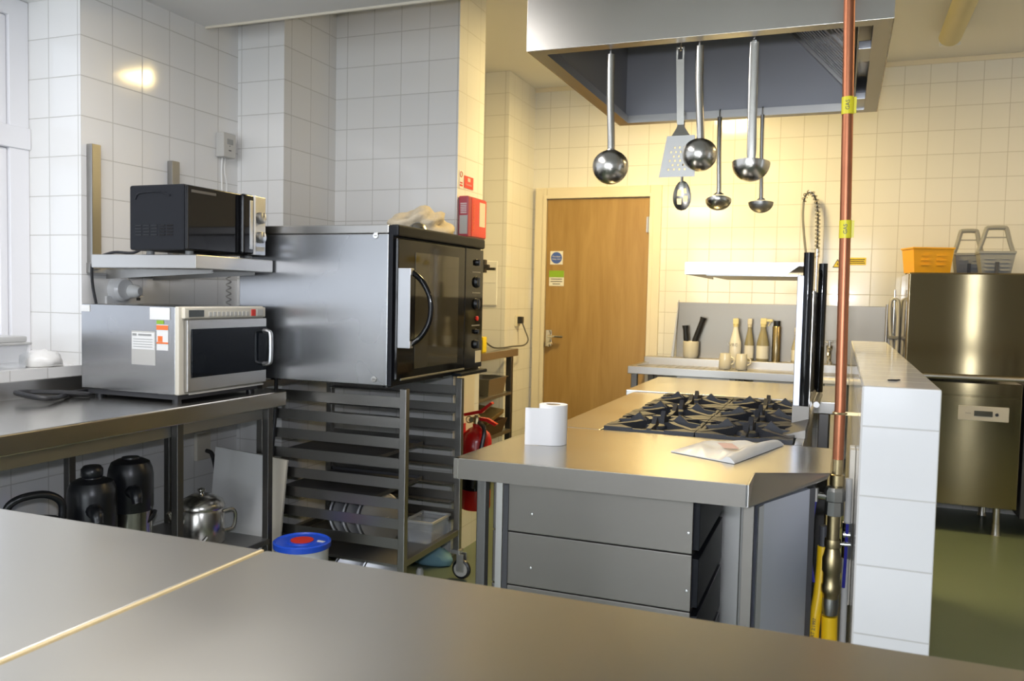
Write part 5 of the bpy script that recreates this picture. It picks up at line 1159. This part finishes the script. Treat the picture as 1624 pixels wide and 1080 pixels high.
# taps and pre-rinse spray
o = thing('mixer_tap', 'chrome mixer tap with a tall coiled pre-rinse spray hose at the sink', 'tap', (-0.16, 5.92, Zs))
m = MB(); m.cyl((-0.165, 5.92, Zs), (-0.165, 5.92, 1.62), 0.011).lathe([(0.026, 0), (0.026, 0.02), (0.018, 0.03), (0.018, 0.07), (0.011, 0.08)], (-0.165, 5.92, Zs), seg=20)
part(m, 'riser', 'chrome', o)
sp = bez([(-0.165, 5.92, 1.60), (-0.166, 5.92, 1.75), (-0.170, 5.92, 1.88), (-0.182, 5.92, 1.97), (-0.212, 5.915, 2.025), (-0.245, 5.905, 2.015), (-0.262, 5.90, 1.965)], 14)
cum = [0]
for a, b_ in zip(sp[:-1], sp[1:]): cum.append(cum[-1] + (b_ - a).length)
hel = []
N = 620
for i in range(N):
    s_ = cum[-1] * i / (N - 1); k = max(j for j in range(len(cum)) if cum[j] <= s_ + 1e-9); k = min(k, len(sp) - 2)
    f_ = (s_ - cum[k]) / (cum[k + 1] - cum[k]); p = sp[k].lerp(sp[k + 1], f_); d_ = (sp[k + 1] - sp[k]).normalized(); u_ = d_.cross(Vector((0, 1, 0))).normalized(); w_ = d_.cross(u_)
    an = s_ / 0.026 * 2 * PI; hel.append(p + (u_ * math.cos(an) + w_ * math.sin(an)) * 0.0150)
part(MB().tube(hel, 0.0038, 5), 'spring', 'polished', o)
part(MB().tube(sp, 0.006, 8), 'inner_hose', 'dark_grey', o)
part(MB().tube(bez([(-0.262, 5.90, 1.965), (-0.262, 5.90, 1.86), (-0.245, 5.90, 1.70), (-0.225, 5.90, 1.55), (-0.222, 5.90, 1.40)], 8), 0.0075, 8), 'hose_end', 'grey_rubber', o)
part(MB().cyl((-0.222, 5.90, 1.40), (-0.222, 5.90, 1.28), 0.014, 0.020), 'spray_nozzle', 'black_plastic', o)
part(MB().cyl((-0.165, 5.92, 1.66), (-0.165, 5.92, 1.60), 0.017), 'collar', 'chrome', o)
o = thing('sink_tap', 'short chrome tap on the sink ledge right of the cooker uprights', 'tap', (-0.065, 5.90, Zs))
m = MB().lathe([(0.022, 0), (0.022, 0.012), (0.014, 0.02), (0.014, 0.09), (0.02, 0.10), (0.02, 0.125), (0, 0.13)], (-0.065, 5.90, Zs), seg=20)
m.tube(bez([(-0.065, 5.895, Zs + 0.07), (-0.066, 5.84, Zs + 0.10), (-0.068, 5.78, Zs + 0.095), (-0.069, 5.75, Zs + 0.06)], 6), 0.010, 10)
part(m, 'tap_body', 'chrome', o)
part(MB().cyl((-0.100, 5.90, Zs + 0.150), (-0.030, 5.90, Zs + 0.150), 0.006).cyl((-0.065, 5.865, Zs + 0.150), (-0.065, 5.935, Zs + 0.150), 0.006).cyl((-0.065, 5.90, Zs + 0.125), (-0.065, 5.90, Zs + 0.155), 0.009), 'tap_handle', 'chrome', o)
o = thing('dispenser', 'white box dispenser standing low in front of the sink right of the uprights', 'dispenser', (-0.03, 5.30, 0))
part(B(-0.075, 0.045, 5.16, 5.30, 0.0, 0.835, 0.008), 'cabinet', 'cream', o)
part(B(-0.085, 0.055, 5.15, 5.31, 0.835, 0.86, 0.004), 'lid', 'white_gloss', o)

# signs on the back wall
o = thing('warning_sign', 'yellow triangular warning sign on the back wall left of the pipe', 'sign', (-0.037, YB, 1.555))
part(MB().prism([(-0.068, YB - 0.003, 1.538), (-0.006, YB - 0.003, 1.538), (-0.037, YB - 0.003, 1.595)], (0, 0.0025, 0)), 'black_border', 'cable', o)
part(MB().prism([(-0.061, YB - 0.004, 1.5425), (-0.013, YB - 0.004, 1.5425), (-0.037, YB - 0.004, 1.586)], (0, 0.0012, 0)), 'yellow_face', 'yellow', o)
part(MB().prism([(-0.034, YB - 0.005, 1.575), (-0.043, YB - 0.005, 1.558), (-0.036, YB - 0.005, 1.558), (-0.040, YB - 0.005, 1.546), (-0.030, YB - 0.005, 1.562), (-0.036, YB - 0.005, 1.562)], (0, 0.0012, 0)), 'lightning_bolt', 'cable', o)
o = thing('warning_label', 'yellow lettered warning label on the back wall right of the pipe', 'sign', (0.08, YB, 1.58))
part(B(0.022, 0.138, YB - 0.003, YB - 0.0005, 1.556, 1.604), 'plate', 'yellow', o)
t = MB()
for k, wd in enumerate((0.10, 0.095, 0.10)): t.box(0.030, 0.030 + wd, YB - 0.004, YB - 0.0029, 1.566 + k * 0.012, 1.5705 + k * 0.012)
part(t, 'printed_lines', 'cable', o)

# ------------------------------------------------------------------ pass-through dishwasher
o = thing('dishwasher', 'tall brown-tinted stainless steel hood dishwasher on the right', 'dishwasher', (0.66, 5.65, 0))
QX0, QX1, QY0, QY1 = 0.352, 0.955, 5.352, 5.96
part(B(QX0 + 0.02, QX1, QY0 + 0.01, QY1, 0.165, 0.868, 0.004), 'lower_body', 'steel_dish', o)
part(B(QX0 + 0.02, QX1 - 0.002, QY0, QY0 + 0.012, 0.165, 0.790, 0.003), 'front_panel', 'steel_dish', o)
part(B(QX0 + 0.02, QX1 - 0.002, QY0 + 0.002, QY0 + 0.011, 0.796, 0.866, 0.002), 'upper_panel', 'steel_dish', o)
part(B(QX0, QX1 + 0.01, QY0 - 0.004, QY1, 0.905, 1.488, 0.010, 3), 'lifting_hood', 'steel_dish', o)
part(MB().cyl((QX0 + 0.03, QY0 - 0.022, 0.898), (QX1 + 0.25, QY0 - 0.022, 0.898), 0.013).box(QX0 + 0.03, QX1, QY0 - 0.02, QY0 + 0.02, 0.885, 0.904, 0.003), 'hood_handle', 'steel', o)
cp = part(B(0.640, 0.893, QY0 - 0.006, QY0 + 0.001, 0.655, 0.738, 0.003), 'control_panel', 'grey_sign', o)
part(B(0.720, 0.812, QY0 - 0.0075, QY0 - 0.0055, 0.682, 0.712), 'display', 'lcd', cp)
part(MB().lathe([(0, 0.004), (0.008, 0.003), (0.009, 0)], (0.833, QY0 - 0.006, 0.695), (0, -1, 0), 16), 'button', 'black_plastic', cp)
part(MB().text('ON', (0.69, QY0 - 0.0066, 0.697), (1, 0, 0), (0, 0, 1), 0.006) if False else B(0.676, 0.704, QY0 - 0.0066, QY0 - 0.0058, 0.694, 0.698), 'panel_print', 'grey_plastic', cp)
for x in (QX0 + 0.07, QX1 - 0.09):
    for y in (QY0 + 0.06, QY1 - 0.06): part(MB().lathe([(0.019, 0.166), (0.019, 0.07), (0.022, 0.068), (0.022, 0.02), (0.026, 0.0), (0, 0)], (x, y, 0), seg=20), 'foot', 'steel', o)
part(MB().cyl((0.80, QY0 + 0.03, 0.13), (0.80, QY0 + 0.03, 0.166), 0.006), 'drain_stub', 'alu', o)
solo(B(0.98, 1.6, 5.42, 5.95, 0.10, 0.86, 0.01), 'glass_washer', 'dark_grey', 'dark low machine at the right edge beside the dishwasher', 'machine', (1.3, 5.7, 0.1))
o = thing('service_hose', 'grey hose looped over an upright chrome pipe left of the dishwasher', 'hose', (0.31, 5.9, 0.9))
part(MB().cyl((0.315, 5.93, 0.9), (0.315, 5.93, 1.395), 0.007), 'upright_pipe', 'chrome', o)
part(MB().tube(bez([(0.318, 5.885, 0.92), (0.312, 5.885, 1.02), (0.298, 5.885, 1.12), (0.290, 5.885, 1.24), (0.292, 5.885, 1.31), (0.305, 5.885, 1.335), (0.325, 5.885, 1.332), (0.338, 5.885, 1.30), (0.340, 5.885, 1.15), (0.340, 5.885, 0.98)], 6), 0.0115, 10), 'hose_loop', 'grey_sign', o)
part(B(0.285, 0.345, 5.868, 5.94, 1.080, 1.100, 0.004), 'hose_clamp', 'grey_rubber', o)
part(MB().cyl((0.275, 5.93, 0.95), (0.275, 5.93, 1.30), 0.009), 'side_pipe', 'alu', o)

# baskets on the dishwasher
zt = 1.4885
o = thing('plastic_basket', 'orange-yellow plastic basket on top of the dishwasher', 'basket', (0.49, 5.62, zt))
yb = tub(MB(), (0.49, 5.68, zt + 0.006), 0.118, 0.09, 0.150, 0.005, 0.88)
part(MB().box(0.371, 0.609, 5.585, 5.592, zt + 0.148, zt + 0.158, 0.002).box(0.371, 0.609, 5.768, 5.775, zt + 0.148, zt + 0.158, 0.002).box(0.367, 0.374, 5.585, 5.775, zt + 0.148, zt + 0.158, 0.002).box(0.606, 0.613, 5.585, 5.775, zt + 0.148, zt + 0.158, 0.002), 'rim', 'yellow_crate', o)
t = yb
for k in range(3):
    t.box(0.42, 0.47, 5.5895, 5.596, zt + 0.05 + k * 0.028, zt + 0.058 + k * 0.028); t.box(0.51, 0.56, 5.5895, 5.596, zt + 0.05 + k * 0.028, zt + 0.058 + k * 0.028)
part(t, 'basket_body', 'yellow_crate', o)
part(B(0.395, 0.585, 5.60, 5.76, zt + 0.0005, zt + 0.007), 'base_foot', 'dark_grey', o)
o.rotation_euler.z = 0.30
def cutlery_basket(x, y, label, sc=1.0):
    o = thing('cutlery_basket', label, 'basket', (x, y, zt), 'grey cutlery baskets on the dishwasher')
    m = tub(MB(), (x, y, zt + 0.001), 0.092 * sc, 0.085, 0.125, 0.004, 0.80)
    r = MB(); a = 0.095 * sc
    r.box(x - a, x + a, y - 0.089, y - 0.083, zt + 0.118, zt + 0.133, 0.002).box(x - a, x + a, y + 0.083, y + 0.089, zt + 0.118, zt + 0.133, 0.002).box(x - a, x - a + 0.006, y - 0.085, y + 0.085, zt + 0.118, zt + 0.133, 0.002).box(x + a - 0.006, x + a, y - 0.085, y + 0.085, zt + 0.118, zt + 0.133, 0.002)
    part(r, 'rim', 'grey_plastic', o)
    s_ = m
    for k in range(4): s_.box(x - 0.065 * sc, x - 0.014, y - 0.084 + k * -0.0005, y - 0.072, zt + 0.02 + k * 0.022, zt + 0.027 + k * 0.022); s_.box(x + 0.014, x + 0.065 * sc, y - 0.084, y - 0.072, zt + 0.02 + k * 0.022, zt + 0.027 + k * 0.022)
    part(m, 'basket_body', 'grey_plastic', o)
    part(B(x - 0.009, x + 0.009, y - 0.082, y - 0.070, zt + 0.004, zt + 0.07), 'front_notch', 'dark_grey', o)
    h = bez([(x - a * 0.96, y, zt + 0.128), (x - a * 0.72, y, zt + 0.20), (x - a * 0.55, y, zt + 0.262), (x - a * 0.40, y, zt + 0.272), (x + a * 0.40, y, zt + 0.272), (x + a * 0.55, y, zt + 0.262), (x + a * 0.72, y, zt + 0.20), (x + a * 0.96, y, zt + 0.128)], 5)
    part(MB().tube(h, 0.013, 8), 'handle', 'grey_plastic', o)
    part(B(x - a * 0.66, x + a * 0.66, y - 0.004, y + 0.004, zt + 0.212, zt + 0.220), 'handle_brace', 'grey_plastic', o)
    return o
cutlery_basket(0.825, 5.62, 'front grey cutlery basket, rightmost on top of the dishwasher')
cutlery_basket(0.708, 5.83, 'rear grey cutlery basket between the yellow basket and front grey basket', 0.85)
# ------------------------------------------------------------------ lamps, daylight, flash, camera
batten('ceiling_light', -1.02, -0.74, 4.45, 5.1, ZC, 'lamp', 'lit ceiling batten lamp between the hood and the back wall', 62, (1.0, 0.735, 0.30))
batten('ceiling_light', -1.98, -1.38, 0.75, 2.1, 2.4848, 'fill_lamp', 'unseen fill lamp added under the lowered ceiling, above the frame', 25, (1.0, 0.95, 0.92))  # added lamp, fills the recess and corner tiles with light
batten('ceiling_light', 1.93, 2.07, 3.6, 4.8, ZC, 'lamp', 'unseen fill lamp added over the dishwasher side, right of the frame', 19, (1.0, 0.69, 0.34))  # added lamp, puts warm light on the right of the back wall
batten('ceiling_light', 0.455, 0.575, 4.2, 5.43, ZC, False, 'unlit yellowed ceiling batten lamp at the top right')

w = bpy.data.worlds.new('World'); scene.world = w; w.use_nodes = True
bg = w.node_tree.nodes['Background']; bg.inputs['Color'].default_value = (0.82, 0.89, 1.0, 1); bg.inputs['Strength'].default_value = 1.65

for nm, loc, rot, sx, sy in (('window_1_portal', (XL - 0.36, 0.6, 1.7), (0, -PI / 2, 0), 1.4, 3.6), ('added_door_portal', (3.22, 1.65, 1.1), (0, PI / 2, 0), 2.0, 0.8), ('window_2_portal', (-1.02, -3.22, 1.3), (PI / 2, 0, 0), 3.15, 2.2), ('added_window_portal', (1.78, -3.22, 1.115), (PI / 2, 0, 0), 0.24, 2.07)):
    l = bpy.data.lights.new(nm, 'AREA'); l.shape = 'RECTANGLE'; l.size = sx; l.size_y = sy; l.cycles.is_portal = True
    lo = bpy.data.objects.new(nm, l); COL.objects.link(lo); lo.location = loc; lo.rotation_euler = rot
# added area light strengthening daylight through the wide window behind the camera
l = bpy.data.lights.new('window_2_fill', 'AREA'); l.shape = 'RECTANGLE'; l.size = 3.1; l.size_y = 2.15; l.energy = 118; l.color = (0.87, 0.94, 1.0)
lo = bpy.data.objects.new('window_2_fill', l); COL.objects.link(lo); lo.location = (-1.02, -3.30, 1.3); lo.rotation_euler = (PI / 2, 0, 0)
l = bpy.data.lights.new('added_window_fill', 'AREA'); l.shape = 'RECTANGLE'; l.size = 0.24; l.size_y = 2.05; l.energy = 11; l.color = (0.87, 0.94, 1.0)  # added area light, brightens the tall panel's reflection
lo = bpy.data.objects.new('added_window_fill', l); COL.objects.link(lo); lo.location = (1.78, -3.30, 1.115); lo.rotation_euler = (PI / 2, 0, 0)
# camera flash
l = bpy.data.lights.new('camera_flash', 'SPOT'); l.energy = 70; l.color = (0.86, 0.89, 1.0); l.shadow_soft_size = 0.025; l.spot_size = math.radians(100); l.spot_blend = 0.5
fl = bpy.data.objects.new('camera_flash', l); COL.objects.link(fl)

yaw, pitch, roll = math.radians(21.39), math.radians(3.008), math.radians(-1.23)
fwd = Vector((-math.sin(yaw) * math.cos(pitch), math.cos(yaw) * math.cos(pitch), -math.sin(pitch)))
rgt = Vector((math.cos(yaw), math.sin(yaw), 0)); upv = rgt.cross(fwd)
r2 = rgt * math.cos(roll) - upv * math.sin(roll); u2 = rgt * math.sin(roll) + upv * math.cos(roll)
cam = bpy.data.cameras.new('Camera'); co = bpy.data.objects.new('Camera', cam); COL.objects.link(co)
co.matrix_world = Matrix(((r2.x, u2.x, -fwd.x, 0), (r2.y, u2.y, -fwd.y, 0), (r2.z, u2.z, -fwd.z, 1.3), (0, 0, 0, 1)))
cam.sensor_fit = 'HORIZONTAL'; cam.sensor_width = 23.6; cam.lens = 1330 / 1624 * 23.6; cam.clip_start = 0.02; cam.clip_end = 60
cam.dof.use_dof = True; cam.dof.focus_distance = 2.5; cam.dof.aperture_fstop = 5.0
scene.camera = co
scene.cycles.caustics_reflective = False; scene.cycles.caustics_refractive = False
fl.matrix_world = co.matrix_world.copy(); fl.location = Vector((0, 0, 1.3)) + upv * 0.09 + fwd * 0.02

vs = scene.view_settings
scene.display_settings.display_device = 'sRGB'
vs.view_transform = 'Standard'; vs.look = 'None'; vs.gamma = 1.0; vs.use_curve_mapping = False; vs.exposure = 0.0
